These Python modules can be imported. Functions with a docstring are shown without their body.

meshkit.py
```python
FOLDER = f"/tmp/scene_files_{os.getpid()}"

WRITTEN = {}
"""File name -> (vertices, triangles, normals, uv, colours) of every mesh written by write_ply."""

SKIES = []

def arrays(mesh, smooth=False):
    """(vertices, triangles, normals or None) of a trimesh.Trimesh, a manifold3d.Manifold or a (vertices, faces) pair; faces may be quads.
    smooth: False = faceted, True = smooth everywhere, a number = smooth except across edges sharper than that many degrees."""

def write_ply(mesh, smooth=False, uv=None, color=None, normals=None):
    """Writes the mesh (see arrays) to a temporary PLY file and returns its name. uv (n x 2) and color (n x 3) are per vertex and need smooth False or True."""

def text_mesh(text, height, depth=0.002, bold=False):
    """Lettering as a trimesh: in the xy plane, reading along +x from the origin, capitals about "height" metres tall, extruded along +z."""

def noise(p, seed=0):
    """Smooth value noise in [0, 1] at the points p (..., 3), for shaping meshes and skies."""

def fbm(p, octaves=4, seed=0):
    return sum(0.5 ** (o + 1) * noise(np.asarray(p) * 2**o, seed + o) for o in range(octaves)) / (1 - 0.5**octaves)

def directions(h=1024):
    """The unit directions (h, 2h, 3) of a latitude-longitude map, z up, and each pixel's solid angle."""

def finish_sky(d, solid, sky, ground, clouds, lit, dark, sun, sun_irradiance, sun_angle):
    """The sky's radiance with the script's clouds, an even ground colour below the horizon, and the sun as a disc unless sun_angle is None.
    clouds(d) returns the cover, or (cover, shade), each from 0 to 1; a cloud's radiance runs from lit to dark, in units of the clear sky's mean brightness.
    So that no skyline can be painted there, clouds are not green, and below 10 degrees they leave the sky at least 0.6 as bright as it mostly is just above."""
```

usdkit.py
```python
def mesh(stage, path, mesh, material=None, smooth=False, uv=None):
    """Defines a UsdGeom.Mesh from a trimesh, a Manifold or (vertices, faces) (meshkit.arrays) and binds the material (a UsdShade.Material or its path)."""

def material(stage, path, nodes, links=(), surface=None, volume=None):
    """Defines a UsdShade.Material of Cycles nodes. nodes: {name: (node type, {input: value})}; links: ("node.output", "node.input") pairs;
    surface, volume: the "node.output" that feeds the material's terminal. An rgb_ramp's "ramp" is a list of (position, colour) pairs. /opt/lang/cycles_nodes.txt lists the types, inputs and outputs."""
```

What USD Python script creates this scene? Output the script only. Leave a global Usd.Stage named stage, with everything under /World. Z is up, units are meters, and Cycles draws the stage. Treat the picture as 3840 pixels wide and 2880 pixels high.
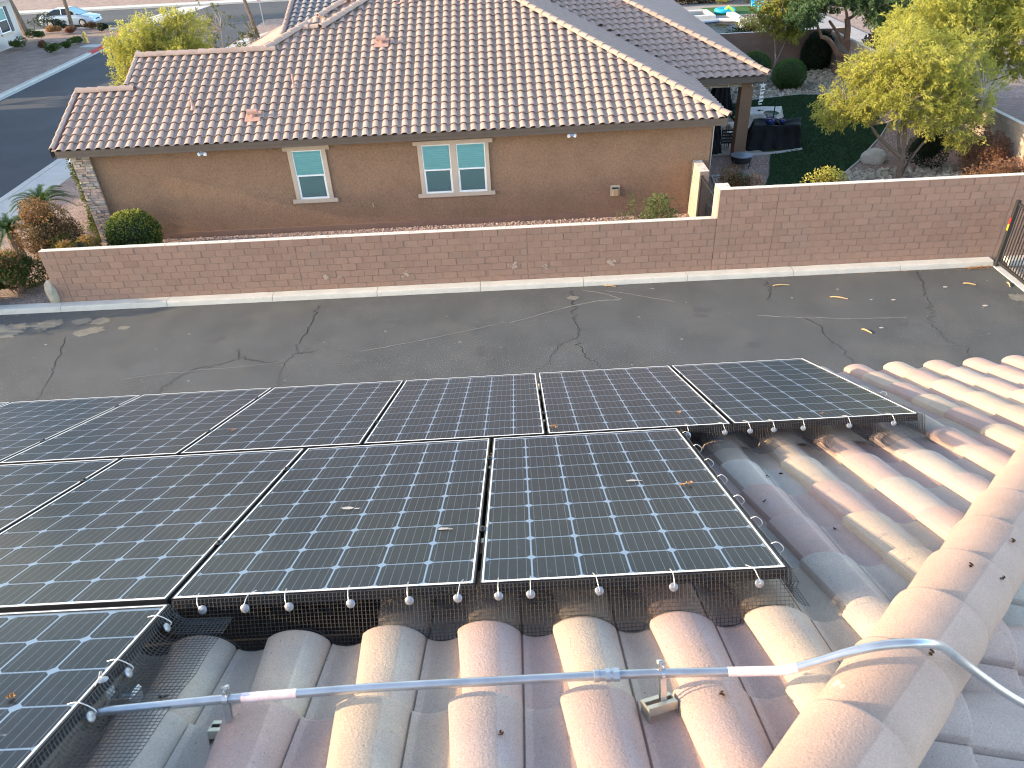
import math, random
import numpy as np, trimesh
import usdkit, meshkit
from pxr import Usd, UsdGeom, UsdLux, UsdShade, Gf, Sdf, Vt

stage = Usd.Stage.CreateInMemory()
UsdGeom.SetStageUpAxis(stage, UsdGeom.Tokens.z)
UsdGeom.SetStageMetersPerUnit(stage, 1.0)
world = UsdGeom.Xform.Define(stage, '/World')
stage.SetDefaultPrim(world.GetPrim())
UsdGeom.Scope.Define(stage, '/World/Looks')
A = np.array
rng = np.random.default_rng(11)
random.seed(11)

# ------------------------------------------------------------------ camera, sky, sun, exposure
CAM_POS = A([12.487, -19.620, 10.091])
CAM_RIGHT = A([0.99881527, -0.02389967, -0.04238936])
CAM_DOWN = A([-0.04845281, -0.56923766, -0.82074406])
CAM_FWD = A([-0.00451411, 0.82182558, -0.56972128])
EXPOSURE = 1.82
SKY_STRENGTH = 0.15
SUN_INTENSITY = 0.76
SUN_COLOR = (1.0, 0.77, 0.49)
SUN_ELEV = math.radians(16.0)
SUN_OFF = math.radians(2.8)          # the sun stands in -x, a little towards -y
cam = UsdGeom.Camera.Define(stage, '/World/camera')
cam.CreateHorizontalApertureAttr(36.0)
cam.CreateVerticalApertureAttr(27.0)
cam.CreateFocalLengthAttr(36.0 * 2823.56 / 3840)
cam.CreateClippingRangeAttr(Gf.Vec2f(0.05, 2000))
cam.CreateFStopAttr(8.0)
cam.CreateFocusDistanceAttr(9.0)
cam.CreateExposureAttr(EXPOSURE)
cm = np.eye(4)
cm[0, :3], cm[1, :3], cm[2, :3], cm[3, :3] = CAM_RIGHT, -CAM_DOWN, -CAM_FWD, CAM_POS
cam.AddTransformOp().Set(Gf.Matrix4d(*cm.ravel().tolist()))

TO_SUN = A([-math.cos(SUN_ELEV) * math.cos(SUN_OFF), -math.cos(SUN_ELEV) * math.sin(SUN_OFF), math.sin(SUN_ELEV)])
sky_mat = usdkit.material(stage, '/World/Looks/sky_light', {
    's': ('sky_texture', {'sky_type': 'single_scattering', 'sun_disc': False, 'sun_elevation': SUN_ELEV,
                          'sun_rotation': math.atan2(TO_SUN[0], TO_SUN[1]), 'altitude': 600.0, 'air_density': 1.0, 'aerosol_density': 1.2}),
    'b': ('background_shader', {'strength': SKY_STRENGTH})}, [('s.color', 'b.color')], surface='b.background')
dome = UsdLux.DomeLight.Define(stage, '/World/sky')
dome.CreateIntensityAttr(1.0)
UsdShade.MaterialBindingAPI.Apply(dome.GetPrim()).Bind(sky_mat)
dome.GetPrim().SetCustomDataByKey('label', 'clear late afternoon sky')
dome.GetPrim().SetCustomDataByKey('category', 'sky')
dome.GetPrim().SetCustomDataByKey('kind', 'structure')
sun = UsdLux.DistantLight.Define(stage, '/World/sun')
sun.CreateIntensityAttr(SUN_INTENSITY)
sun.CreateNormalizeAttr(True)
sun.CreateAngleAttr(0.5)
sun.CreateColorAttr(Gf.Vec3f(*SUN_COLOR))
zx = np.cross([0, 0, 1.0], TO_SUN); zx /= np.linalg.norm(zx); zy = np.cross(TO_SUN, zx)
sm = np.eye(4); sm[0, :3], sm[1, :3], sm[2, :3] = zx, zy, TO_SUN
sun.AddTransformOp().Set(Gf.Matrix4d(*sm.ravel().tolist()))

# ------------------------------------------------------------------ helpers
class MB:
    def __init__(s): s.v, s.f, s.n = [], [], 0
    def add(s, v, f):
        v, f = np.asarray(v, float).reshape(-1, 3), np.asarray(f, int)
        if len(f) == 0: return s
        if f.shape[1] == 4: f = np.vstack([f[:, [0, 1, 2]], f[:, [0, 2, 3]]])
        s.v.append(v); s.f.append(f + s.n); s.n += len(v); return s
    def tm(s, m): return s.add(m.vertices, m.faces)
    def box(s, lo, hi, R=None, o=None):
        lo, hi = A(lo, float), A(hi, float)
        v = A([[x, y, z] for x in (lo[0], hi[0]) for y in (lo[1], hi[1]) for z in (lo[2], hi[2])])
        if R is not None: v = v @ A(R).T
        if o is not None: v = v + A(o)
        return s.add(v, [[0, 1, 3, 2], [4, 6, 7, 5], [0, 4, 5, 1], [2, 3, 7, 6], [0, 2, 6, 4], [1, 5, 7, 3]])
    def cbox(s, lo, hi, c=0.01, R=None, o=None):
        v, f = cbox_unit(tuple(np.round(A(hi, float) - A(lo, float), 5)), c)
        v = v + (A(lo, float) + A(hi, float)) / 2
        if R is not None: v = v @ A(R).T
        if o is not None: v = v + A(o)
        return s.add(v, f)
    def tube(s, path, r, n=8, caps=True):
        p = np.asarray(path, float); m = len(p)
        r = np.broadcast_to(np.asarray(r, float), (m,))
        t = np.gradient(p, axis=0); t /= np.maximum(np.linalg.norm(t, axis=1, keepdims=True), 1e-9)
        a = np.cross(t[0], [0.13, 0.31, 0.94]); a /= np.linalg.norm(a)
        V = []
        for i in range(m):
            a = a - t[i] * (a @ t[i]); a /= max(np.linalg.norm(a), 1e-9); b = np.cross(t[i], a)
            g = np.arange(n) * 2 * np.pi / n
            V.append(p[i] + r[i] * (np.cos(g)[:, None] * a + np.sin(g)[:, None] * b))
        V = np.vstack(V); F = []
        for i in range(m - 1):
            for k in range(n):
                k2 = (k + 1) % n
                F.append([i * n + k, i * n + k2, (i + 1) * n + k2, (i + 1) * n + k])
        s.add(V, F)
        if caps:
            for i, q in ((0, p[0]), (m - 1, p[-1])):
                ring = V[i * n:(i + 1) * n]
                s.add(np.vstack([ring, q]), [[k, (k + 1) % n, n] if i else [(k + 1) % n, k, n] for k in range(n)])
        return s
    def lathe(s, prof, n=16, o=(0, 0, 0), R=None):
        g = np.arange(n) * 2 * np.pi / n
        V = np.vstack([np.stack([r * np.cos(g), r * np.sin(g), np.full(n, z)], 1) for r, z in prof])
        if R is not None: V = V @ A(R).T
        F = [[i * n + k, i * n + (k + 1) % n, (i + 1) * n + (k + 1) % n, (i + 1) * n + k] for i in range(len(prof) - 1) for k in range(n)]
        return s.add(V + A(o), F)
    def grid(s, G, flip=False):
        m, n = G.shape[:2]
        i, j = np.meshgrid(np.arange(m - 1), np.arange(n - 1), indexing='ij'); a = (i * n + j).ravel()
        F = np.stack([a, a + 1, a + n + 1, a + n], 1)
        return s.add(G.reshape(-1, 3), F[:, ::-1] if flip else F)
    def poly(s, pts, z0, z1):
        from shapely.geometry import Polygon
        m = trimesh.creation.extrude_polygon(Polygon(pts), z1 - z0, engine='earcut')
        return s.add(m.vertices + [0, 0, z0], m.faces)
    def mesh(s):
        return np.vstack(s.v), np.vstack(s.f)
    def xf(s, fn):
        s.v = [fn(v) for v in s.v]; return s

_cb = {}
def cbox_unit(size, c):
    k = (size, c)
    if k not in _cb:
        h = A(size) / 2; P = []
        for sx in (-1, 1):
            for sy in (-1, 1):
                for sz in (-1, 1):
                    for ax in range(3):
                        q = h - c; q[ax] = h[ax]; P.append(q * [sx, sy, sz])
        m = trimesh.convex.convex_hull(A(P)); _cb[k] = (A(m.vertices), A(m.faces))
    return _cb[k]

names = {}
def numbered(parent, name):
    k = (parent, name); n = names.get(k, 0); names[k] = n + 1
    return name if n == 0 else f'{name}_{n:03d}'
def tag(prim, label=None, cat=None, group=None, kind=None):
    for k, v in (('label', label), ('category', cat), ('group', group), ('kind', kind)):
        if v: prim.SetCustomDataByKey(k, v)
    return prim
def thing(name, label, cat, M=None, group=None, kind=None, loc=None, rz=0.0):
    p = '/World/' + numbered('/World', name)
    x = UsdGeom.Xform.Define(stage, p)
    if M is None:
        M = np.eye(4); c, s_ = math.cos(rz), math.sin(rz)
        M[0, :2] = c, s_; M[1, :2] = -s_, c
        if loc is not None: M[3, :3] = loc
    x.AddTransformOp().Set(Gf.Matrix4d(*np.asarray(M, float).ravel().tolist()))
    tag(x.GetPrim(), label, cat, group, kind)
    return p
def part(name, mb, mat, parent, smooth=False, label=None, kind=None):
    p = parent + '/' + numbered(parent, name)
    m = usdkit.mesh(stage, p, mb.mesh() if isinstance(mb, MB) else mb, mat, smooth)
    tag(m.GetPrim(), label, None, None, kind)
    return p
def solo(name, mb, mat, label, cat, group=None, kind=None, smooth=False):
    p = part(name, mb, mat, '/World', smooth)
    tag(stage.GetPrimAtPath(p), label, cat, group, kind); return p
def dup(src, label, group=None, M=None, loc=None, rz=0.0):
    base = src.rsplit('/', 1)[1]
    p = thing(base, label, None, M, group, None, loc, rz)
    pr = stage.GetPrimAtPath(p); pr.GetReferences().AddInternalReference(src); pr.SetInstanceable(True)
    return p
def clip(v, f, planes):
    """keeps what lies on the side the normals point to"""
    for p, n in planes:
        d = (v - A(p)) @ A(n, float)
        if (d >= -1e-6).all(): continue
        if (d <= 1e-6).all(): return None
        m = trimesh.Trimesh(v, f, process=False)
        m = trimesh.intersections.slice_mesh_plane(m, A(n, float), A(p, float))
        v, f = A(m.vertices), A(m.faces)
        if len(f) == 0: return None
    return v, f
def instancer(name, protos, mat, pos, scale, label, cat, quats=None, idx=None, parent='/World'):
    p = parent + '/' + numbered(parent, name)
    pi = UsdGeom.PointInstancer.Define(stage, p)
    for k, pm_ in enumerate(protos):
        usdkit.mesh(stage, f'{p}/shape_{k}', pm_, mat[k % len(mat)] if isinstance(mat, list) else mat, 40)
        pi.CreatePrototypesRel().AddTarget(f'{p}/shape_{k}')
    n = len(pos)
    if quats is None:
        q = rng.normal(size=(n, 4)); q /= np.linalg.norm(q, axis=1, keepdims=True)
    else: q = quats
    idx = rng.integers(0, len(protos), n) if idx is None else idx
    pi.CreateProtoIndicesAttr(Vt.IntArray.FromNumpy(np.asarray(idx, np.int32)))
    pi.CreatePositionsAttr(Vt.Vec3fArray.FromNumpy(np.asarray(pos, np.float32)))
    pi.CreateScalesAttr(Vt.Vec3fArray.FromNumpy(np.asarray(scale, np.float32)))
    pi.CreateOrientationsAttr(Vt.QuathArray([Gf.Quath(float(a), float(b), float(c), float(d)) for a, b, c, d in q]))
    tag(pi.GetPrim(), label, cat, None, 'stuff'); return p

# ------------------------------------------------------------------ materials
def pm(name, base, var=0.15, scale=6.0, rough=0.75, bump=0.0, bscale=60.0, metallic=0.0, spec=0.4, rnd=0.0, island=0.0,
       fine=0.0, fscale=250.0, space='position', coat=0.0, base2=None, scale2=1.3, mix2=(0.45, 0.65), sheen=0.0, trans=0.0, bdist=0.01, scl=None, speck=None):
    """procedural principled material: two noises vary the colour, random() varies alike pieces"""
    b = A(base, float)
    N = {'p': ('principled_bsdf', {'roughness': rough, 'metallic': metallic, 'specular_ior_level': spec, 'coat_weight': coat, 'sheen_weight': sheen}),
         'g': ('geometry', {}), 'tc': ('texture_coordinate', {}), 'oi': ('object_info', {}),
         'n1': ('noise_texture', {'scale': scale, 'detail': 5.0, 'roughness': 0.6}),
         'r1': ('rgb_ramp', {'ramp': [(0.25, tuple(np.clip(b * (1 - var), 0, 1))), (0.75, tuple(np.clip(b * (1 + var), 0, 1)))]})}
    src = 'g.position' if space == 'position' else 'tc.object'
    L = []
    if scl is not None:
        N['mp'] = ('mapping', {'scale': scl}); L.append((src, 'mp.vector')); src = 'mp.vector'
    L += [(src, 'n1.vector'), ('n1.fac', 'r1.fac')]
    col = 'r1.color'
    if base2 is not None:
        N['n2'] = ('noise_texture', {'scale': scale2, 'detail': 6.0, 'roughness': 0.65})
        N['k2'] = ('map_range', {'from_min': mix2[0], 'from_max': mix2[1], 'clamp': True})
        N['m2'] = ('mix', {'color2': tuple(base2)})
        L += [(src, 'n2.vector'), ('n2.fac', 'k2.value'), ('k2.result', 'm2.fac'), (col, 'm2.color1')]; col = 'm2.color'
    if speck is not None:                       # (colour, scale, threshold)
        N['v3'] = ('noise_texture', {'scale': speck[1], 'detail': 2.0})
        N['k3'] = ('map_range', {'from_min': speck[2], 'from_max': speck[2] + 0.06, 'clamp': True})
        N['m3'] = ('mix', {'color2': tuple(speck[0])})
        L += [(src, 'v3.vector'), ('v3.fac', 'k3.value'), ('k3.result', 'm3.fac'), (col, 'm3.color1')]; col = 'm3.color'
    if fine > 0:
        N['nf'] = ('noise_texture', {'scale': fscale, 'detail': 2.0})
        N['kf'] = ('map_range', {'from_min': 0.25, 'from_max': 0.75, 'to_min': 1 - fine, 'to_max': 1 + fine})
        N['cf'] = ('combine_color', {})
        N['mf'] = ('mix', {'mix_type': 'multiply', 'fac': 1.0})
        L += [(src, 'nf.vector'), ('nf.fac', 'kf.value'), ('kf.result', 'cf.r'), ('kf.result', 'cf.g'), ('kf.result', 'cf.b'), (col, 'mf.color1'), ('cf.color', 'mf.color2')]; col = 'mf.color'
    if rnd > 0 or island > 0:
        N['kr'] = ('map_range', {'to_min': 1 - rnd, 'to_max': 1 + rnd}); N['ki'] = ('map_range', {'to_min': 1 - island, 'to_max': 1 + island})
        N['mv'] = ('math', {'math_type': 'multiply'}); N['hs'] = ('hsv', {})
        L += [('oi.random', 'kr.value'), ('g.random_per_island', 'ki.value'), ('kr.result', 'mv.value1'), ('ki.result', 'mv.value2'), ('mv.value', 'hs.value'), (col, 'hs.color')]; col = 'hs.color'
    L.append((col, 'p.base_color'))
    if bump > 0:
        N['nb'] = ('noise_texture', {'scale': bscale, 'detail': 4.0, 'roughness': 0.6}); N['bp'] = ('bump', {'strength': bump, 'distance': bdist})
        L += [(src, 'nb.vector'), ('nb.fac', 'bp.height'), ('bp.normal', 'p.normal')]
    out = 'p.BSDF'
    if trans > 0:
        N['tr'] = ('translucent_bsdf', {}); N['mx'] = ('mix_closure', {'fac': trans})
        L += [(col, 'tr.color'), ('p.BSDF', 'mx.closure1'), ('tr.BSDF', 'mx.closure2')]; out = 'mx.closure'
    return usdkit.material(stage, '/World/Looks/' + name, N, L, surface=out)
def leafmat(name, base, trans=0.35, island=0.45, rough=0.5, spec=0.35):
    return pm(name, base, var=0.3, scale=1.2, rough=rough, island=island, trans=trans, spec=spec)
def glassmat(name, tint=(1, 1, 1), ior=1.45, rough=0.02, gl=1.0):
    return usdkit.material(stage, '/World/Looks/' + name, {'t': ('transparent_bsdf', {'color': tint}), 'g': ('glossy_bsdf', {'color': (gl, gl, gl), 'roughness': rough}),
        'f': ('fresnel', {'IOR': ior}), 'm': ('mix_closure', {})}, [('f.fac', 'm.fac'), ('t.BSDF', 'm.closure1'), ('g.BSDF', 'm.closure2')], surface='m.closure')

# ------------------------------------------------------------------ material library
M_asphalt = pm('alley_asphalt', (0.082, 0.085, 0.085), var=0.18, scale=0.7, rough=0.92, bump=0.4, bscale=70, fine=0.7, fscale=48, base2=(0.105, 0.103, 0.096), scale2=0.5, mix2=(0.52, 0.72), speck=((0.19, 0.19, 0.18), 24.0, 0.655), bdist=0.012, spec=0.25)
M_street = pm('street_asphalt', (0.068, 0.072, 0.078), var=0.15, scale=0.4, rough=0.92, fine=0.2, fscale=40, spec=0.25)
M_conc = pm('kerb_concrete', (0.50, 0.485, 0.45), var=0.12, scale=2.5, rough=0.9, bump=0.25, bscale=40, fine=0.08, fscale=90, base2=(0.40, 0.385, 0.35), scale2=5, mix2=(0.55, 0.75), spec=0.2)
M_walk = pm('sidewalk_concrete', (0.47, 0.46, 0.43), var=0.1, scale=1.2, rough=0.9, fine=0.08, fscale=60, spec=0.2)
M_dirt = pm('desert_gravel_ground', (0.30, 0.225, 0.19), var=0.25, scale=1.5, rough=0.95, fine=0.5, fscale=16, bump=0.8, bscale=18, spec=0.1, bdist=0.03)
M_block = pm('wall_block', (0.295, 0.190, 0.148), var=0.08, scale=4, rough=0.92, bump=0.35, bscale=120, fine=0.10, fscale=160, rnd=0.05, island=0.04, spec=0.15, base2=(0.275, 0.185, 0.150), scale2=0.9, mix2=(0.45, 0.65))
M_block2 = pm('wall_block_dull', (0.275, 0.178, 0.140), var=0.1, scale=4, rough=0.92, bump=0.3, bscale=120, fine=0.1, fscale=160, rnd=0.05, island=0.04, spec=0.15)
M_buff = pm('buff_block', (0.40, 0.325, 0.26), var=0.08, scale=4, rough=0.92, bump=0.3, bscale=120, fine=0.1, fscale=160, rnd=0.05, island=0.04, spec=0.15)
M_mortar = pm('wall_mortar', (0.29, 0.215, 0.175), var=0.12, scale=8, rough=0.95, bump=0.3, bscale=60, spec=0.1)
M_grout = pm('wall_top_grout', (0.60, 0.54, 0.46), var=0.22, scale=7, rough=0.95, bump=0.5, bscale=25, base2=(0.46, 0.38, 0.32), scale2=4, mix2=(0.55, 0.66), spec=0.1)
M_stucco = pm('house_stucco', (0.262, 0.163, 0.106), var=0.13, scale=0.9, rough=0.95, bump=0.7, bscale=26, fine=0.2, fscale=24, spec=0.1, bdist=0.02)
M_stucco2 = pm('neighbour_stucco', (0.50, 0.46, 0.43), var=0.06, scale=2, rough=0.95, bump=0.3, bscale=60, spec=0.1)
M_stucco3 = pm('own_house_stucco', (0.42, 0.33, 0.25), var=0.06, scale=2, rough=0.95, spec=0.1)
M_fascia = pm('fascia_paint', (0.115, 0.088, 0.07), var=0.12, scale=5, rough=0.6)
M_dark = pm('dark_underlayment', (0.03, 0.028, 0.026), var=0.3, scale=8, rough=0.95)
tile_kw = dict(rough=0.95, bump=0.28, bscale=150, fine=0.16, fscale=230, spec=0.08, rnd=0.05, speck=((0.20, 0.15, 0.13), 110.0, 0.70))
M_tiles = [pm('roof_tile_rose', (0.425, 0.300, 0.250), var=0.09, scale=5, base2=(0.40, 0.30, 0.265), scale2=7, **tile_kw),
           pm('roof_tile_sand', (0.465, 0.365, 0.275), var=0.08, scale=5, base2=(0.425, 0.335, 0.27), scale2=6, **tile_kw),
           pm('roof_tile_mauve', (0.385, 0.300, 0.265), var=0.09, scale=5, base2=(0.41, 0.325, 0.28), scale2=6, **tile_kw),
           pm('roof_tile_grey', (0.395, 0.335, 0.285), var=0.09, scale=6, base2=(0.42, 0.35, 0.29), scale2=6, **tile_kw)]
M_hip = pm('hip_tile', (0.42, 0.295, 0.235), var=0.09, scale=5, rough=0.95, bump=0.26, bscale=150, fine=0.14, fscale=230, spec=0.08, rnd=0.03, speck=((0.62, 0.52, 0.45), 9.0, 0.74))
M_htile = pm('house_roof_tile', (0.43, 0.315, 0.262), var=0.09, scale=2, rough=0.9, fine=0.06, fscale=90, rnd=0.07, island=0.08, spec=0.15)
M_hslate = pm('grey_roof_tile', (0.33, 0.305, 0.295), var=0.2, scale=3, rough=0.75, rnd=0.2, island=0.25, spec=0.25)
M_pinkvent = pm('vent_terracotta', (0.42, 0.25, 0.20), var=0.1, scale=8, rough=0.8)
M_frame = pm('panel_frame_black', (0.012, 0.012, 0.014), var=0.1, scale=9, rough=0.38, spec=0.5)
M_back = pm('panel_backsheet', (0.86, 0.83, 0.78), var=0.03, scale=9, rough=0.6)
M_cell = pm('solar_cell', (0.036, 0.029, 0.025), var=0.15, scale=4, rough=0.45, spec=0.3, rnd=0.12, fine=0.25, fscale=160)
M_bus = pm('busbar', (0.52, 0.50, 0.49), var=0.05, scale=9, rough=0.5)
M_alu = pm('aluminium', (0.62, 0.62, 0.62), var=0.06, scale=20, rough=0.35, metallic=1.0)
M_galv = pm('galvanised_conduit', (0.52, 0.53, 0.54), var=0.18, scale=14, rough=0.3, metallic=0.9, scl=(1, 1, 1))
M_strutg = pm('strut_steel', (0.48, 0.45, 0.36), var=0.12, scale=30, rough=0.42, metallic=0.7)
M_sticker = pm('pipe_sticker', (0.72, 0.56, 0.56), var=0.12, scale=40, rough=0.7, base2=(0.75, 0.70, 0.70), scale2=25)
M_net = pm('black_wire', (0.040, 0.038, 0.036), var=0.1, scale=30, rough=0.38, spec=0.6)
M_clip = pm('clip_disc', (0.36, 0.36, 0.37), var=0.25, scale=160, rough=0.4, metallic=0.7)
M_hook = pm('clip_wire', (0.58, 0.58, 0.57), var=0.05, scale=30, rough=0.4, metallic=0.5)
M_leafd = pm('dry_leaf', (0.42, 0.20, 0.07), var=0.35, scale=40, rough=0.8, rnd=0.3)
M_debris = pm('dark_debris', (0.10, 0.055, 0.03), var=0.3, scale=60, rough=0.9)
M_drop = pm('white_spot', (0.36, 0.33, 0.30), var=0.2, scale=30, rough=0.9)
M_iron = pm('black_iron', (0.022, 0.022, 0.023), var=0.15, scale=10, rough=0.55, spec=0.4)
M_black = pm('black_cover_fabric', (0.014, 0.014, 0.015), var=0.2, scale=5, rough=0.75, spec=0.2, bump=0.2, bscale=90)
M_beige = pm('beige_cover_fabric', (0.62, 0.57, 0.50), var=0.06, scale=4, rough=0.8)
M_white = pm('white_vinyl', (0.78, 0.78, 0.77), var=0.03, scale=6, rough=0.45)
M_trim = pm('window_trim_stucco', (0.50, 0.40, 0.31), var=0.06, scale=7, rough=0.92, bump=0.3, bscale=80)
M_shut = pm('shutter_white', (0.80, 0.83, 0.81), var=0.03, scale=6, rough=0.5)
M_glass = glassmat('window_glass_teal', (0.82, 0.975, 0.965), 1.40, 0.03)
M_screen = usdkit.material(stage, '/World/Looks/insect_screen', {'t': ('transparent_bsdf', {'color': (1, 1, 1)}), 'd': ('diffuse_bsdf', {'color': (0.06, 0.06, 0.06)}), 'm': ('mix_closure', {'fac': 0.42})}, [('t.BSDF', 'm.closure1'), ('d.BSDF', 'm.closure2')], surface='m.closure')
M_solarglass = usdkit.material(stage, '/World/Looks/solar_glass', {
    't': ('transparent_bsdf', {'color': (0.97, 0.98, 0.98)}), 'g': ('glossy_bsdf', {'color': (1, .97, .93), 'roughness': 0.18}), 'f': ('fresnel', {'IOR': 1.13}), 'm': ('mix_closure', {}),
    'ge': ('geometry', {}), 'n': ('noise_texture', {'scale': 1.6, 'detail': 4.0}), 'n3': ('noise_texture', {'scale': 45.0, 'detail': 2.0}), 'k': ('map_range', {'from_min': 0.3, 'from_max': 0.75, 'to_min': 0.010, 'to_max': 0.026}),
    'k3': ('map_range', {'from_min': 0.735, 'from_max': 0.765, 'to_min': 0.0, 'to_max': 0.35, 'clamp': True}), 'ad': ('math', {'math_type': 'add'}),
    'd': ('diffuse_bsdf', {'color': (0.34, 0.31, 0.31)}), 'm2': ('mix_closure', {})},
    [('ge.position', 'n.vector'), ('ge.position', 'n3.vector'), ('n.fac', 'k.value'), ('n3.fac', 'k3.value'), ('k.result', 'ad.value1'), ('k3.result', 'ad.value2'), ('f.fac', 'm.fac'), ('t.BSDF', 'm.closure1'), ('g.BSDF', 'm.closure2'), ('ad.value', 'm2.fac'), ('m.closure', 'm2.closure1'), ('d.BSDF', 'm2.closure2')], surface='m2.closure')
M_stone = [pm(f'veneer_stone_{k}', c, var=0.2, scale=9, rough=0.92, bump=0.6, bscale=35, rnd=0.15) for k, c in enumerate([(0.36, 0.31, 0.27), (0.42, 0.35, 0.26), (0.26, 0.235, 0.23), (0.33, 0.25, 0.22)])]
M_peb = [pm(f'pebble_{k}', c, var=0.15, scale=30, rough=0.9, rnd=0.25) for k, c in enumerate([(0.46, 0.30, 0.24), (0.38, 0.26, 0.23), (0.52, 0.40, 0.31)])]
M_river = [pm(f'river_rock_{k}', c, var=0.2, scale=12, rough=0.9, rnd=0.25, bump=0.3, bscale=30) for k, c in enumerate([(0.40, 0.335, 0.24), (0.33, 0.28, 0.21), (0.46, 0.40, 0.31)])]
M_lawn = pm('turf', (0.022, 0.050, 0.018), var=0.25, scale=3, rough=0.9, fine=0.4, fscale=60, spec=0.1)
M_blade = pm('turf_blade', (0.025, 0.062, 0.020), var=0.25, scale=6, rough=0.7, rnd=0.3)
M_bark = pm('bark', (0.16, 0.115, 0.085), var=0.35, scale=9, rough=0.95, bump=0.8, bscale=25)
M_barkred = pm('bark_reddish', (0.23, 0.13, 0.085), var=0.3, scale=8, rough=0.95, bump=0.6, bscale=20)
M_twig = pm('pale_twigs', (0.36, 0.29, 0.22), var=0.25, scale=9, rough=0.9)
M_paver = pm('paver_stone', (0.40, 0.34, 0.28), var=0.2, scale=3, rough=0.9, fine=0.15, fscale=60, rnd=0.15)
M_red = pm('red_paint', (0.42, 0.03, 0.03), var=0.12, scale=6, rough=0.6)
M_yellow = pm('hydrant_yellow', (0.60, 0.40, 0.10), var=0.1, scale=8, rough=0.5)

# ------------------------------------------------------------------ ground, roads, kerbs (the setting)
def slab(name, pts, z0, z1, mat, label, cat='ground', kind='structure'):
    return solo(name, MB().poly(pts, z0, z1), mat, label, cat, kind=kind)
solo('ground', MB().box((-260, -260, -0.4), (300, 320, -0.03)), M_dirt, 'pinkish desert gravel ground reaching away to every side', 'ground', kind='structure')
alley = thing('alley_road', 'worn dark asphalt alley between the tiled roof and the block wall', 'road', kind='structure')
part('asphalt', MB().box((-7.2, -16, -0.3), (26.28, -0.28, 0.0)), M_asphalt, alley)
street = thing('street', 'asphalt street running away beyond the left end of the house', 'road', kind='structure')
part('asphalt', MB().box((-16.7, -40, -0.3), (-7.2, 51.2, -0.004)).box((-90, 51.2, -0.3), (60, 61.2, -0.004)), M_street, street)
part('crossing', MB().poly([(-19.4, 51.4), (-16.6, 51.4), (-14.8, 61.0), (-17.6, 61.0)], -0.004, 0.001), M_walk, street, label='pale concrete gutter band across the side street')
def ribbon(mb, pts, w, z=0.004, wob=0.35, seed=0, sub=7, taper=True):
    r = np.random.default_rng(seed); P = []
    pts = A(pts, float)
    for a, b in zip(pts[:-1], pts[1:]):
        n = A([-(b - a)[1], (b - a)[0]])
        for k in range(sub):
            t = k / sub; P.append(a + (b - a) * t + n * r.normal(0, wob * 0.12) * (1 if 0 < k else 0.3))
    P.append(pts[-1]); P = A(P); d = np.gradient(P, axis=0); d /= np.linalg.norm(d, axis=1, keepdims=True)
    n = np.stack([-d[:, 1], d[:, 0]], 1)
    ww = w * r.uniform(0.35, 1.0, len(P)) * (np.linspace(1, 0.35, len(P)) if taper else 1)
    V = np.zeros((len(P), 2, 3)); V[:, 0, :2] = P + n * ww[:, None] / 2; V[:, 1, :2] = P - n * ww[:, None] / 2; V[..., 2] = z
    mb.grid(V, True)
M_crack = pm('crack_filler', (0.020, 0.019, 0.018), var=0.2, scale=9, rough=0.95)
M_scuff = pm('pale_scuff', (0.20, 0.195, 0.18), var=0.25, scale=5, rough=0.95)
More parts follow.
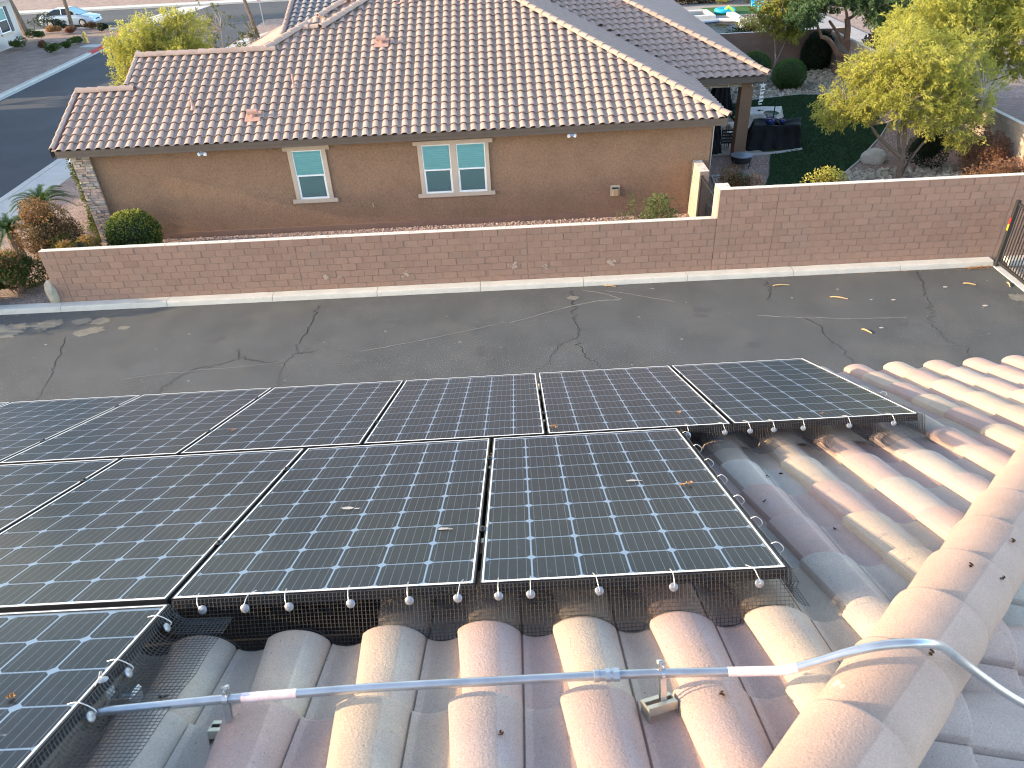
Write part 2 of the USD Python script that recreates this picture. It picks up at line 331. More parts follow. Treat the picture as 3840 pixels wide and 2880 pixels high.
cracks = [[(0.35, -1.81), (0.64, -2.86), (0.87, -3.61), (0.9, -3.9), (0.99, -4.41), (1.2, -5.4)],
          [(7.01, -0.72), (7.02, -1.41), (7.0, -2.12), (6.9, -2.67), (6.87, -2.96), (6.95, -3.2), (6.77, -3.58), (6.7, -4.12), (6.79, -4.59), (6.7, -5.6)],
          [(6.95, -3.2), (7.22, -3.22), (7.5, -3.1)], [(5.36, -2.88), (5.51, -3.27), (5.29, -3.51), (4.5, -3.71), (4.24, -4.0), (4.2, -4.1), (4.04, -4.4), (3.8, -5.2)],
          [(5.51, -3.27), (5.82, -3.43), (6.1, -3.55), (6.32, -3.61), (6.77, -3.58)],
          [(14.27, -0.54), (14.18, -1.38), (14.15, -2.05), (14.19, -2.5), (14.22, -2.81), (14.14, -3.17), (13.79, -3.31), (13.58, -3.58), (13.37, -4.06), (12.99, -4.57), (12.6, -5.4)],
          [(14.12, -3.34), (14.17, -3.8), (14.33, -4.21), (14.6, -4.6)], [(14.22, -2.75), (14.53, -2.69)],
          [(24.13, -0.47), (23.96, -1.05), (23.83, -1.26), (23.69, -1.74), (23.56, -2.33), (23.35, -2.83), (23.13, -3.36), (23.11, -3.89), (23.18, -4.35), (23.4, -5.4)],
          [(19.75, -0.6), (19.62, -1.31), (19.52, -2.12)], [(20.11, -2.63), (20.34, -3.15), (20.34, -3.81), (20.5, -4.16), (20.48, -4.81), (20.6, -5.6)]]
for k, c_ in enumerate(cracks):
    mb = MB(); ribbon(mb, c_, 0.034 if k != 7 else 0.02, 0.004, 0.8 if k else .35, k); part('crack', mb, M_crack, alley)
scuffs = [[(12.4, -2.2), (12.89, -2.02), (13.49, -1.72), (14.17, -1.45), (14.86, -1.24), (15.53, -1.21)], [(15.53, -1.21), (15.23, -0.93), (14.88, -0.71), (14.52, -0.6)],
          [(8.56, -3.29), (8.97, -3.19), (9.76, -2.99), (10.59, -2.74), (11.62, -2.41), (12.33, -2.16)], [(18.94, -2.45), (20.12, -2.7), (21.31, -2.86), (22.65, -2.93)],
          [(15.16, -0.67), (15.77, -0.91), (16.21, -1.14), (16.94, -1.49)], [(2.76, -4.06), (3.89, -3.87), (6.28, -3.67), (6.77, -3.57)]]
for k, c_ in enumerate(scuffs):
    mb = MB(); ribbon(mb, c_, [0.045, 0.045, 0.028, 0.035, 0.03, 0.02][k], 0.008, 0.1, 40 + k, taper=False); part('scuff_line', mb, M_scuff, alley)
def blob(mb, c, r, z, seed, n=22, sq=0.7):
    g = np.random.default_rng(seed); a = np.linspace(0, 2 * np.pi, n, endpoint=False)
    rr = r * (0.75 + 0.5 * g.random(n))
    V = np.zeros((n + 1, 3)); V[:n, 0] = c[0] + rr * np.cos(a); V[:n, 1] = c[1] + sq * rr * np.sin(a); V[n, :2] = c; V[:, 2] = z
    mb.add(V, [[k, (k + 1) % n, n] for k in range(n)])
M_sand = pm('sand_patch', (0.165, 0.155, 0.13), var=0.2, scale=3, rough=0.95, fine=0.3, fscale=60)
for k, (c_, r_) in enumerate([((-1.6, -1.35), 0.62), ((-0.5, -1.05), 0.38), ((0.4, -0.95), 0.26), ((0.75, -1.6), 0.28), ((1.0, -1.5), 0.27), ((1.8, -1.45), 0.16), ((0.95, -0.98), 0.26), ((26.0, -2.2), 0.3), ((14.2, -1.0), 0.17)]):
    mb = MB(); blob(mb, c_, r_, 0.0036 + 0.0004 * k, 60 + k, 40); part('sandy_patch', mb, M_sand, alley)
M_oil = pm('oil_stain', (0.068, 0.068, 0.068), var=0.2, scale=5, rough=0.8, fine=.4, fscale=50)
for k, (x, y, r) in enumerate([(4.6, -2.3, .30), (9.6, -1.9, .22), (11.8, -3.6, .36), (17.6, -2.0, .28), (18.4, -3.9, .25), (22.4, -3.2, .33), (2.6, -3.4, .2)]):
    mb = MB(); g_ = np.random.default_rng(300 + k)
    for q in range(7): blob(mb, (x + g_.normal(0, r * .6), y + g_.normal(0, r * .35)), r * g_.uniform(.15, .6), .0022 + .00012 * q + .00001 * k, 700 + 9 * k + q, 16)
    part('oil_stain', mb, M_oil, alley, kind='stuff')
mb = MB(); g2 = np.random.default_rng(5)
for k in range(230):
    x = g2.uniform(-3, 26); y = -0.4 - 4.6 * g2.random() ** 1.7
    blob(mb, (x, y), g2.choice([0.012, 0.018, 0.028, 0.045], p=[.45, .3, .18, .07]), 0.0075 + 0.000004 * k, 200 + k, 8)
part('pale_spots', mb, M_scuff, alley, kind='stuff')
solo('fallen_leaves', (lambda m: [blob(m, (25.75 + g2.normal(0, .24), -0.38 + g2.normal(0, .06)), g2.uniform(.015, .05), 0.012 + g2.random() * .02, 900 + k, 5, .4) for k in range(110)] and [blob(m, (g2.uniform(20, 26.2), -0.37 - abs(g2.normal(0, .05))), g2.uniform(.012, .03), 0.012 + g2.random() * .01, 1100 + k, 5, .4) for k in range(90)] and m)(MB()), M_leafd, 'drift of dry orange leaves along the kerb foot near the gate', 'leaves', kind='stuff')
M_stick = pm('dry_stick', (0.50, 0.33, 0.17), var=0.2, scale=20, rough=0.85)
for (a, b, lab) in [((15.17, -0.40), (15.48, -0.46), 'small dry stick at the kerb foot below the middle of the low wall'), ((19.83, -0.89), (20.29, -0.88), 'broken bright stick on the asphalt casting a long shadow'),
                    ((24.94, -1.29), (25.24, -1.39), 'short bright stick lying on the asphalt near the gate'), ((21.13, -1.68), (21.56, -1.83), 'thin brown twig on the asphalt, middle of the right half'),
                    ((26.12, -1.35), (26.06, -1.6), 'pale bent stick beside the foot of the gate'), ((21.29, -3.41), (21.46, -3.62), 'thin dark twig nearest the solar panels')]:
    a, b = A(a), A(b); mid = (a + b) / 2 + A([-(b - a)[1], (b - a)[0]]) * .06
    solo('stick', MB().tube([(*a, 0.02), (*(a * .6 + mid * .4), 0.035), (*mid, 0.03), (*b, 0.018)], [.016, .022, .02, .012], 6), M_stick, lab, 'stick', smooth=True)
for (x, y, s_) in [(21.81, -3.37, .055), (22.16, -1.91, .035), (24.89, -2.53, .07), (22.73, -1.98, .06), (24.39, -1.42, .06)]:
    mb = MB(); m = trimesh.creation.icosphere(1, 1.0); v = A(m.vertices) * [s_, s_ * .45, s_ * .18] * (1 + .3 * meshkit.noise(A(m.vertices) * 3 + x)[:, None])
    mb.add(v + [x, y, s_ * .16], m.faces)
    solo('paper_scrap', mb, M_drop, {21.81: 'small white scrap on the asphalt nearest the panels', 22.16: 'tiny pale scrap on the asphalt above the long scuff line', 24.89: 'pale crumpled scrap on the asphalt below the gate', 22.73: 'flat grey scrap on the asphalt left of the long crack', 24.39: 'pale scrap on the asphalt close to the short bright stick'}[x], 'litter')
# kerb along the block wall: cast lengths with open joints
kerb = thing('kerb', 'pale concrete kerb at the foot of the block wall', 'kerb', kind='structure')
def kerb_piece(par, x0, x1, y0=-0.33, y1=-0.012, h=0.15, mat=None, name='kerb_stone'):
    n = 9; xs = np.linspace(x0 + .006, x1 - .006, n)
    prof = [(y1, -0.1), (y1, h), (y0 + .075, h), (y0 + .05, h - .012), (y0 + .035, h - .035), (y0, 0.0), (y0 - .004, -0.1)]
    V = A([[(x, p[0] + .004 * math.sin(7 * x + 3 * i), p[1] + (0.003 * math.sin(5 * x + i) if p[1] > 0 else 0)) for i, p in enumerate(prof)] for x in xs])
    mb = MB().grid(V, True)
    for e, fl in ((0, False), (-1, True)):
        ring = V[e]; k = len(ring); c_ = ring.mean(0)
        mb.add(np.vstack([ring, c_]), [([j, (j + 1) % k, k] if fl else [(j + 1) % k, j, k]) for j in range(k)])
    part(name, mb, mat or M_conc, par, smooth=40)
for a, b in zip([-6.6, -3.5, -0.46, 2.6, 5.64, 8.65, 11.62, 14.58, 17.55, 20.59, 23.65], [-3.5, -0.46, 2.6, 5.64, 8.65, 11.62, 14.58, 17.55, 20.59, 23.65, 26.3]):
    kerb_piece(kerb, a, b)
kerb_piece(kerb, 26.75, 31.5)
# street kerbs and the pavement on the near side
sk = thing('street_kerb', 'concrete kerb with a red painted stretch on the far side of the street', 'kerb', kind='structure')
def kline(par, pts, w, h, mat, name, step=3.0):
    for a, b in zip(pts[:-1], pts[1:]):
        a, b = A(a, float), A(b, float); L_ = np.linalg.norm(b - a); n = max(1, int(round(L_ / step))); d = (b - a) / L_; nn = A([-d[1], d[0]])
        for k in range(n):
            p, q = a + d * (L_ * k / n + .008), a + d * (L_ * (k + 1) / n - .008)
            part(name, MB().poly([p, q, q + nn * w, p + nn * w], -.05, h), mat, par)
kline(sk, [(-16.75, 20), (-16.75, 39.0)], 0.30, 0.13, M_conc, 'kerb_stone')
kline(sk, [(-16.75, 39.0), (-16.9, 43.0), (-17.6, 46.5), (-18.6, 48.6)], 0.28, 0.14, M_red, 'red_kerb_stone', 2.4)
kline(sk, [(-16.45, 20), (-16.45, 43.0), (-16.9, 46.8)], 0.28, 0.012, M_conc, 'gutter')
kline(sk, [(-18.6, 48.6), (-20.5, 50.4), (-50, 51.0)], 0.3, 0.13, M_conc, 'kerb_stone', 5)
kline(sk, [(40, 61.3), (-60, 61.3)], -1.6, 0.13, M_walk, 'pavement_slab', 5)
sw = thing('pavement', 'pale concrete pavement between the street and the planted corner', 'pavement', kind='structure')
for k in range(25):
    y = -.35 + k * 1.5; x_ = -7.0 if y < 36 else -7.0
    part('slab', MB().cbox((x_, y + .008, -.1), (-5.55, y + 1.492, 0.12), .012), M_walk, sw)
part('kerb_stone', MB().box((-7.3, -.35, -.1), (-7.01, 37, 0.125)), M_conc, sw)
part('corner_slab', MB().poly([(-7.0, 37.02), (-5.55, 37.02), (-3.2, 41), (2, 45), (8, 47), (8, 49.4), (0, 48.6), (-4.5, 45.5), (-6.6, 41)], -.1, 0.12), M_walk, sw)
slab('front_planting_bed', [(-5.54, -.008), (-0.62, -.008), (-0.62, 4.4), (-1.25, 4.4), (-1.25, 36), (-5.54, 36)], -.1, 0.13, M_dirt, 'pink gravel bed in front of the stone column', 'gravel bed')
slab('side_yard_ground', [(-0.6, .2), (31, .2), (31, 23.6), (19.2, 23.6), (19.2, 4.3), (-0.6, 4.3)], -.1, 0.13, M_dirt, 'pinkish soil of the side and back yard', 'ground')
slab('neighbour_gravel', [(-60, 20), (-17.06, 20), (-17.06, 39), (-17.25, 43), (-17.9, 46.6), (-18.8, 48.3), (-20.6, 50.0), (-60, 50.6)], -.1, 0.12, M_dirt, 'pink gravel front yard of the white house across the street', 'gravel bed')
slab('far_verge', [(-70, 62.9), (50, 62.9), (50, 90), (-70, 90)], -.1, 0.14, M_dirt, 'pink gravel verge beyond the side street', 'gravel bed')

# ------------------------------------------------------------------ our own house: tiled roof, hip, solar panels
RO = A([8.738, -15.001, 6.940])
U = A([0.99989, -0.0040, 0.0110]); V = A([0.0083, 0.9238, -0.3828]); U /= np.linalg.norm(U); V -= U * (U @ V); V /= np.linalg.norm(V); NN = np.cross(U, V)
def RP(u, v, n=0.0):
    u, v, n = np.broadcast_arrays(np.asarray(u, float), np.asarray(v, float), np.asarray(n, float))
    return RO + u[..., None] * U + v[..., None] * V + n[..., None] * NN
def rmat(u, v, n=0.0):
    M = np.eye(4); M[0, :3], M[1, :3], M[2, :3], M[3, :3] = U, V, NN, RP(u, v, n); return M
PAN = -0.192                                    # height of the tile pans below the panels' faces
TP, EX, TL = 0.300, 0.355, 0.415
U0, V0 = 3.355, -0.105                          # a barrel's centre, a butt line
def sec(x, hi=True):
    """height of the tile profile across one unit, x from the barrel's centre"""
    x = (np.asarray(x) + 0.1) % TP - 0.1
    t = np.clip((x + 0.098) / 0.195, 0, 1)
    dome = np.interp(t, [0, .04, .10, .18, .28, .42, .56, .68, .78, .87, .94, 1], [.022, .031, .0385, .0445, .0490, .0515, .0495, .0450, .0380, .0285, .0185, .006])
    pan = 0.014 - 0.014 * np.clip(1 - ((x - 0.152) / 0.056) ** 2, 0, 1)
    return np.where(x < 0.097, 0.014 + dome, pan)
def tile_shape(hi=True, L=TL, th=0.014):
    if hi:
        xs = np.r_[-0.1005, -0.100, -0.0965, np.linspace(-0.090, 0.088, 15), 0.0955, 0.0985, 0.1015, 0.106, np.linspace(0.118, 0.196, 7), 0.222, 0.246]
        zs = sec(np.clip(xs, -0.0985, 0.0969)); zs = np.where(xs > 0.097, sec(np.minimum(xs, .198)), zs)
        zs[0] = 0.000; zs[1] = 0.030; zs[2] = 0.041; i = np.argmin(abs(xs - 0.0985)); zs[i] = 0.009; zs[i + 1] = 0.004; zs[i + 2] = 0.011
        ys, dz = [-L, -0.20, -0.016, -0.005, 0.0], [0, 0, 0, -0.0015, -0.0055]
    else:
        xs = np.r_[-0.1, -0.085, -0.05, 0.0, 0.05, 0.085, 0.1, 0.125, 0.16, 0.198, 0.24]
        zs = sec(np.clip(xs, -0.0985, 0.0969)); zs = np.where(xs > 0.097, sec(np.minimum(xs, .198)), zs); zs[0] = 0.012
        ys, dz = [-L, 0.0], [0, 0]
    n = len(xs); rows = []; lift = .026 if hi else .046; th = th if hi else .012
    for y, d in zip(ys, dz):
        k = 1 + 0.24 * y / L                              # the barrel narrows towards its covered head
        x_ = np.where(xs < .0985, .0985 + (xs - .0985) * k, xs); z_ = np.where((xs < .0985) & (zs > .030), .030 + (zs - .030) * (1 + .22 * y / L), zs)
        rows.append(np.stack([x_, np.full(n, y), z_ + d + lift * (1 + y / L)], 1))
    rows.append(rows[-1] - [0, 0.001, th])                      # butt thickness
    rows.append(np.stack([rows[1][:, 0], np.full(n, -L * .5), zs - th + 0.008], 1))
    mb = MB().grid(A(rows), True); R_ = A(rows)                 # side lips
    for e, fl in ((0, True), (-1, False)):
        s_ = R_[:len(ys), e]; mb.grid(np.stack([s_, s_ - [0, 0, th]], 1), fl)
    return mb.mesh()
TILE_HI, TILE_LO = tile_shape(True), tile_shape(False)
def tile_h(u, v):
    """height of the tiled surface above the pans"""
    y = ((v - V0) % EX) - EX
    return sec(np.asarray(u) - U0) + 0.024 * (1 + y / TL)
TH = math.radians(22.51)
N2 = A([math.sin(TH), 0, math.cos(TH)]); V2 = A([math.cos(TH), 0, -math.sin(TH)]); U2 = A([0, -1.0, 0])
HIP0 = RP(4.47, -3.95, PAN) + A([0.0, 0.0, 0.0])
HD = U + V / 0.9238; HD /= np.linalg.norm(HD)
HS = np.cross(HD, [0, 0, 1.0]); HS /= np.linalg.norm(HS); HU = np.cross(HS, HD)
house = thing('tiled_house', 'near house with blended pink and sand barrel tile roof carrying the solar panels', 'house')
def deck(P, name='roof_deck'):
    part(name, MB().add(P, [[0, 1, 2, 3]]).add(A(P) - [0, 0, .12], [[3, 2, 1, 0]]), M_dark, house)
hipq = lambda s: HIP0 + HD * s - A([0, 0, 0.03])
ue = (np.array(RP(0, 0.12, 0)) - RO)
s_e = ((RP(0, 0.15, PAN) - HIP0) @ V) / (HD @ V)
deck([RP(-9, -9, PAN - .03), hipq(-7.6), hipq(s_e), RP(-9, 0.15, PAN - .03)])
E2 = HIP0 + HD * s_e
deck([hipq(-7.6), hipq(-7.6) + U2 * 8, E2 - A([0, 0, .03]) + U2 * (8 + 2), hipq(s_e)])
part('wall', MB().box((RP(-9, 0, 0)[0], -27, -0.1), (E2[0] - 0.5, RP(0, 0.15, 0)[1] - 0.55, E2[2] - 0.35)), M_stucco3, house)
part('fascia', MB().box((RP(-9, 0, 0)[0], RP(0, .13, 0)[1] - .02, RP(0, 0.15, PAN)[2] - .24), (E2[0] - .05, RP(0, .13, 0)[1] + .02, RP(0, 0.15, PAN)[2] - .03)), M_fascia, house)
areas = [(-6.9, 5.882, -1.61, 0.03), (-3.0, 4.608, -3.262, -1.63), (-0.5, 2.664, -4.92, -3.28)]
def under(u, v, m=0.55):
    return any(a + m < u < b - m and c + m < v < d - m for a, b, c, d in areas) or any(a < u < b - m and c + .35 < v < d - .25 for a, b, c, d in areas)
lip = (HIP0 - HS * 0.035, -HS)                                # field tiles stop short of the hip's axis
tone = np.random.default_rng(3)
butts = [0.20] + [V0 - EX * j for j in range(13)]
for vb in butts:
    for k in range(-14, 22):
        u = U0 + TP * k
        if u < (2.0 if vb < -3.0 else 3.3 if vb < .1 else -2.5): continue
        if under(u, vb - .15): continue
        L_ = TL
        v_, f_ = TILE_HI
        j = tone.normal(0, 1, 4)
        w = RP(v_[:, 0] * 0.997 + u + .0012 * j[0] + v_[:, 1] * .004 * j[1], v_[:, 1] + vb + .003 * j[2], v_[:, 2] + PAN + .0012 * j[3])
        r = clip(w, f_, [lip])
        m = M_tiles[tone.choice(4, p=[.36, .30, .20, .14])]
        if r is None: continue
        part('roof_tile', r, m, house, smooth=38)
lip2 = (HIP0 + HS * 0.035, HS)
far_tiles = MB()
for j in range(-3, 13):
    for k in range(-13, 7):
        v_, f_ = TILE_HI
        q = tone.normal(0, 1, 4)
        uu = v_[:, 0] * 0.997 + TP * k + .05 + .0012 * q[0]; vv = v_[:, 1] + EX * j + .10 + .003 * q[2]
        w = HIP0 + uu[:, None] * U2 + vv[:, None] * V2 + (v_[:, 2] + .0012 * q[3])[:, None] * N2
        m = M_tiles[tone.choice(4, p=[.36, .22, .26, .16])]
        c_ = w.mean(0)
        if c_[1] < -20.4 or c_[0] > E2[0] + .12: continue
        r = clip(w, f_, [lip2])
        if r is None: continue
        if c_[0] > 15.3: far_tiles.add(*r)
        else: part('roof_tile', r, m, house, smooth=38)
part('roof_tiles', far_tiles, M_tiles[0], house, smooth=38, kind='stuff')
def hip_shape(rad=0.132, h=0.118, L=0.44, n=16, th=0.016):
    a = np.linspace(-0.06, np.pi + 0.06, n); rows = []
    for x, d, ri in [(-L, 0.0, 0.90), (-.2, .011, .95), (-.014, .0215, 0.995), (-.004, .0205, .99), (0, .0165, .975)]:
        rows.append(np.stack([np.full(n, x), rad * ri * np.cos(a), h * ri * np.sin(a) ** 0.85 * np.sign(np.sin(a) + 1e-9) + d if False else h * ri * np.sign(np.sin(a)) * abs(np.sin(a)) ** 0.85 + d], 1))
    rows.append(rows[-1] * [1, .88, .86] - [0.001, 0, 0]); rows.append(rows[-1] * [0, 1, 1] + [-L * .6, 0, -.008])
    return MB().grid(A(rows)).mesh()
HIP_HI = hip_shape()
def hip_line(par, P0, D, S, Up, n0, n1, expo, lift, shape, name, mat, smooth=35, s=1.0, g=np.random.default_rng(8)):
    for k in range(n0, n1):
        v_, f_ = shape; q = g.normal(0, 1, 3)
        w = P0 + (v_[:, :1] * s + k * expo + .004 * q[0]) * D + (v_[:, 1:2] * s + .003 * q[1]) * S + (v_[:, 2:] * s + lift + .002 * q[2]) * Up
        part(name, (w, f_), mat, par, smooth=smooth)
hip_line(house, HIP0 + HD * 0.06, HD, -HS, HU, -3, 16, 0.343, 0.036, HIP_HI, 'hip_tile', M_hip)

# solar panels ------------------------------------------------------
PW, PP, PL = 0.968, 0.9827, 1.620
CP = 0.158
def build_panel(M, label):
    p = thing('solar_panel', label, 'solar panel', M, 'solar panels on the near roof')
    fr = MB(); lw = 0.011
    for lo, hi in [((0, 0, -.040), (PW, lw, 0)), ((0, PL - lw, -.040), (PW, PL, 0)), ((0, lw, -.040), (lw, PL - lw, 0)), ((PW - lw, lw, -.040), (PW, PL - lw, 0))]:
        fr.cbox(lo, hi, .0012)
    part('frame', fr, M_frame, p)
    part('backsheet', MB().box((.006, .006, -.0105), (PW - .006, PL - .006, -.0065)), M_back, p)
    # the white margin of the laminate shows above the frame's inner lip
    part('white_edge', MB().box((.0065, .0012, -.001), (PW - .0065, .0115, .0006)).box((.0065, PL - .0115, -.001), (PW - .0065, PL - .0065, .0006)).box((.0065, .0115, -.001), (.0115, PL - .0115, .0006)).box((PW - .0115, .0115, -.001), (PW - .0065, PL - .0115, .0006)), M_back, p)
    cw, ch, cc = 0.1518, 0.1515, 0.0135
    o = A([[-cw / 2 + cc, -ch / 2], [cw / 2 - cc, -ch / 2], [cw / 2, -ch / 2 + cc], [cw / 2, ch / 2 - cc], [cw / 2 - cc, ch / 2], [-cw / 2 + cc, ch / 2], [-cw / 2, ch / 2 - cc], [-cw / 2, -ch / 2 + cc]])
    x0, y0 = (PW - 6 * CP) / 2, (PL - 10 * CP) / 2
    bus = MB()
    for i in range(6):
        for j in range(10):
            c_ = A([x0 + CP * (i + .5), y0 + CP * (j + .5)])
            t, b = np.c_[o + c_, np.full(8, -.00625)], np.c_[o + c_, np.full(8, -.0064)]
            F = [[0, k, k + 1] for k in range(1, 7)] + [[k, 8 + k, 8 + (k + 1) % 8] for k in range(8)] + [[k, 8 + (k + 1) % 8, (k + 1) % 8] for k in range(8)]
            part('cell', (np.vstack([t, b]), A(F)), M_cell, p)
        for q in range(5):
            x = x0 + CP * (i + .5) + cw * (-.4 + .2 * q)
            bus.add([[x - .0006, y0 + .003, -.0061], [x + .0006, y0 + .003, -.0061], [x + .0006, y0 + 10 * CP - .003, -.0061], [x - .0006, y0 + 10 * CP - .003, -.0061]], [[0, 1, 2, 3]])
    part('busbar_wires', bus, M_bus, p, kind='stuff')
    part('glass', MB().add([[.0125, .0125, -.0015], [PW - .0125, .0125, -.0015], [PW - .0125, PL - .0125, -.0015], [.0125, PL - .0125, -.0015]], [[0, 1, 2, 3]]), M_solarglass, p)
    return p
def clamp_one(mb, y, x=-.0074):
        mb.cbox((x - .012, y - .02, .0008), (x + .012, y + .02, .0048), .001); mb.lathe([(0, .0128), (.0065, .0128), (.0065, .0048), (.0065, .002)][::-1], 6, (x, y, 0))
proto = None
order = ['first', 'second', 'third', 'fourth', 'fifth', 'sixth', 'seventh']
plan = [(k * PP - .010, -1.600, f'{order[5 - k]} solar panel from the right in the row nearest the alley') for k in range(5, -2, -1)]
plan[0] = (plan[0][0], plan[0][1], 'rightmost solar panel in the row nearest the alley, beside the sunlit tiles')
plan += [(1.676 + k * PP - .010, -1.600 - 1.6526, f'{order[2 - k]} solar panel from the right in the middle row') for k in range(2, -2, -1)]
plan[7] = (plan[7][0], plan[7][1], 'large right-hand solar panel of the middle row, nearest the camera')
plan += [(2.66 - PW, -1.601 - 2 * 1.6526, 'solar panel cut off by the lower left corner of the picture')]
for k, (u, v, lab) in enumerate(plan):
    if proto is None:
        proto = build_panel(rmat(u, v), lab)
        for y_ in (0.42, 1.27):
            mb = MB(); clamp_one(mb, y_); part('clamp', mb, M_frame, proto)
    else:
        dup(proto, lab, 'solar panels on the near roof', rmat(u, v))
def rail(u0, u1, v, label):
    solo('mounting_rail', MB().box((u0, v - .02, -.085), (u1, v + .02, -.042)).xf(lambda q: RP(q[:, 0], q[:, 1], q[:, 2])), M_alu, label, 'rail', 'rails under the solar panels')
for r, (u0, u1) in enumerate([(-1.1, 5.86), (-.4, 4.59), (1.6, 2.645)]):
    for y, w_ in ((0.42, 'nearer edge'), (1.27, 'farther edge')):
        rail(u0, u1, -1.601 - 1.6526 * r + y, f'aluminium rail under the {["row nearest the alley", "middle row", "lower left panel"][r]}, towards its {w_}')

# black wire mesh round the panels' open edges, with its clips ---------
def netting(edge, out, length, du=0.0127, dn=0.0127, flare=0.09, u_or='u', seed=0, pmax=9.0):
    """edge: (a, b, fixed) along u at v = fixed (or along v at u = fixed); out: +-1 away from the panel; hangs from the frame, then lies on the tiles"""
    a, b, c = edge; n = max(2, int(round(abs(b - a) / du))); s = np.linspace(a, b, n + 1); m = int(round(length / dn))
    g = np.random.default_rng(seed); G = np.zeros((n + 1, m + 1, 3))
    wob = np.interp(s, np.linspace(min(a, b), max(a, b), 14), g.normal(0, .006, 14))
    for i, t in enumerate(s):
        p, q = 0.003, -0.001                              # outward distance, height
        ang = -np.pi / 2 + .10
        for j in range(m + 1):
            uu, vv = (t, c + out * (p + wob[i] * j / m)) if u_or == 'u' else (c + out * (p + wob[i] * j / m), t)
            hgt = PAN + float(tile_h(uu, c - .008 if pmax < 1 else vv)) + .006
            G[i, j] = (uu, vv, max(q, hgt))
            gap = q - hgt
            if gap < flare: ang = min(ang + .22, -0.02)
            if pmax < 1: ang = -np.pi / 2 + (.12 if p < pmax else 0)
            p += dn * math.cos(ang); q = max(q + dn * math.sin(ang), hgt - .004)
    mb = MB()
    W3 = RP(G[..., 0], G[..., 1], G[..., 2])
    r_ = .0011
    def wires(P):
        # P: (lines, points, 3): thin three-sided wires
        t = np.gradient(P, axis=1); t /= np.maximum(np.linalg.norm(t, axis=2, keepdims=True), 1e-9)
        a_ = np.cross(t, NN); a_ /= np.maximum(np.linalg.norm(a_, axis=2, keepdims=True), 1e-9); b_ = np.cross(t, a_)
        off = [a_ * r_, -a_ * r_ * .5 + b_ * r_ * .87, -a_ * r_ * .5 - b_ * r_ * .87]
        for e in range(3): 
            q = np.stack([P + off[e], P + off[(e + 1) % 3]], 2)          # lines, points, 2, 3
            for ln in q: mb.grid(ln)
    wires(W3); wires(W3.transpose(1, 0, 2))
    return mb
def guard(label, nets):
    p = thing('wire_mesh_guard', label, 'wire mesh')
    for mb in nets: part('netting', mb, M_net, p, kind='stuff')
    return p
VB_, VA_ = -3.262, -1.608
g_b = guard('black wire mesh skirt along the near edge of the middle panel row', [netting((2.66, 4.612, VB_), -1, .20, seed=1, pmax=.016)])
g_c = guard('black wire mesh skirt flaring onto the tiles beside the lower left panel', [netting((-3.275, -4.6, 2.664), 1, .215, u_or='v', seed=2, flare=.12)])
g_a = guard('black wire mesh skirt under the near edge of the rightmost far panel', [netting((4.62, 5.90, VA_), -1, .24, seed=3, flare=.10)])
g_s = guard('black wire mesh skirt down the right side of the nearest large panel', [netting((-1.66, -3.26, 4.610), 1, .17, u_or='v', seed=4, flare=.05)])
g_t = guard('short black wire mesh skirt round the right end of the farthest panel row', [netting((-1.0, -1.63, 5.890), 1, .15, u_or='v', seed=5, flare=.05)])
def clip_at(par, u, v, n, du, dv, lean=0.0, rad=0.0138, face='v'):
    """disc pressed on the mesh, hook wire running up over the panel's edge"""
    ax = {'v': -V * .96 + NN * .28, 'u': U * .9 + NN * .43, 'n': NN}[face]; ax = ax / np.linalg.norm(ax)
    e1 = np.cross(ax, NN + U * .01); e1 /= np.linalg.norm(e1); e2 = np.cross(ax, e1)
    R_ = np.stack([e1, e2, ax], 1); c_ = RP(u, v, n) + ax * .006
    mb = MB().lathe([(0, -.002), (rad, -.0025), (rad, .000), (rad * .8, .0022), (rad * .35, .0032), (0, .0034)], 18, c_, R_)
    d = part('clip_disc', mb, M_clip, par, smooth=35)
    o = c_ + ax * .004
    tip = RP(u + du, v + dv, .004); top = RP(u + du * .55 + lean, v + dv * .25, .010) + ax * .004
    bez = [o, o + ax * .012 + NN * .006, (o + top) / 2 + ax * .016, top + ax * .004, tip]
    P = []
    for k in range(4):
        p0, p1, p2, p3 = bez[max(k - 1, 0)], bez[k], bez[k + 1], bez[min(k + 2, 4)]
        for t in np.linspace(0, 1, 5)[:-1]:
            P.append(.5 * (2 * p1 + (p2 - p0) * t + (2 * p0 - 5 * p1 + 4 * p2 - p3) * t * t + (3 * p1 - p0 - 3 * p2 + p3) * t ** 3))
    P.append(bez[-1])
    part('clip_hook', MB().tube(P, .0014, 6), M_hook, d, smooth=True)
for k, (u, n) in enumerate([(2.76, -.045), (2.894, -.048), (3.033, -.05), (3.227, -.05), (3.411, -.05), (3.563, -.05), (3.691, -.05), (3.791, -.05), (4.005, -.05), (4.236, -.05), (4.502, -.052)]):
    d = [-.028, .022, -.02, -.012, -.008, .016, 0, 0.002, -.014, .0, -.026][k]
    clip_at(g_b, u, -3.283, n + .018, d, .050, 0)
for k, (u, n) in enumerate([(4.654, -.05), (4.847, -.05), (4.979, -.05), (5.103, -.05), (5.256, -.05), (5.496, -.05), (5.727, -.05)]):
    clip_at(g_a, u, -1.632, n + .012, [-.005, -.02, -.02, -.012, -.004, -.012, -.02][k], .055)
for k, (v, n) in enumerate([(-3.385, -.028), (-3.617, -.028), (-3.803, -.028)]):
    clip_at(g_c, 2.688, v, n, -.055, .012, face='u')
clip_at(g_c, 2.672, -3.700, .004, -.01, -.02, face='n')
for k, v in enumerate([-1.75, -1.98, -2.2, -2.42, -2.66, -2.88, -3.1]):
    clip_at(g_s, 4.622, v, -.030, -.018, .012, face='u', rad=.009)
clip_at(g_t, 5.905, -1.15, -.02, -.02, .0, face='u', rad=.009)

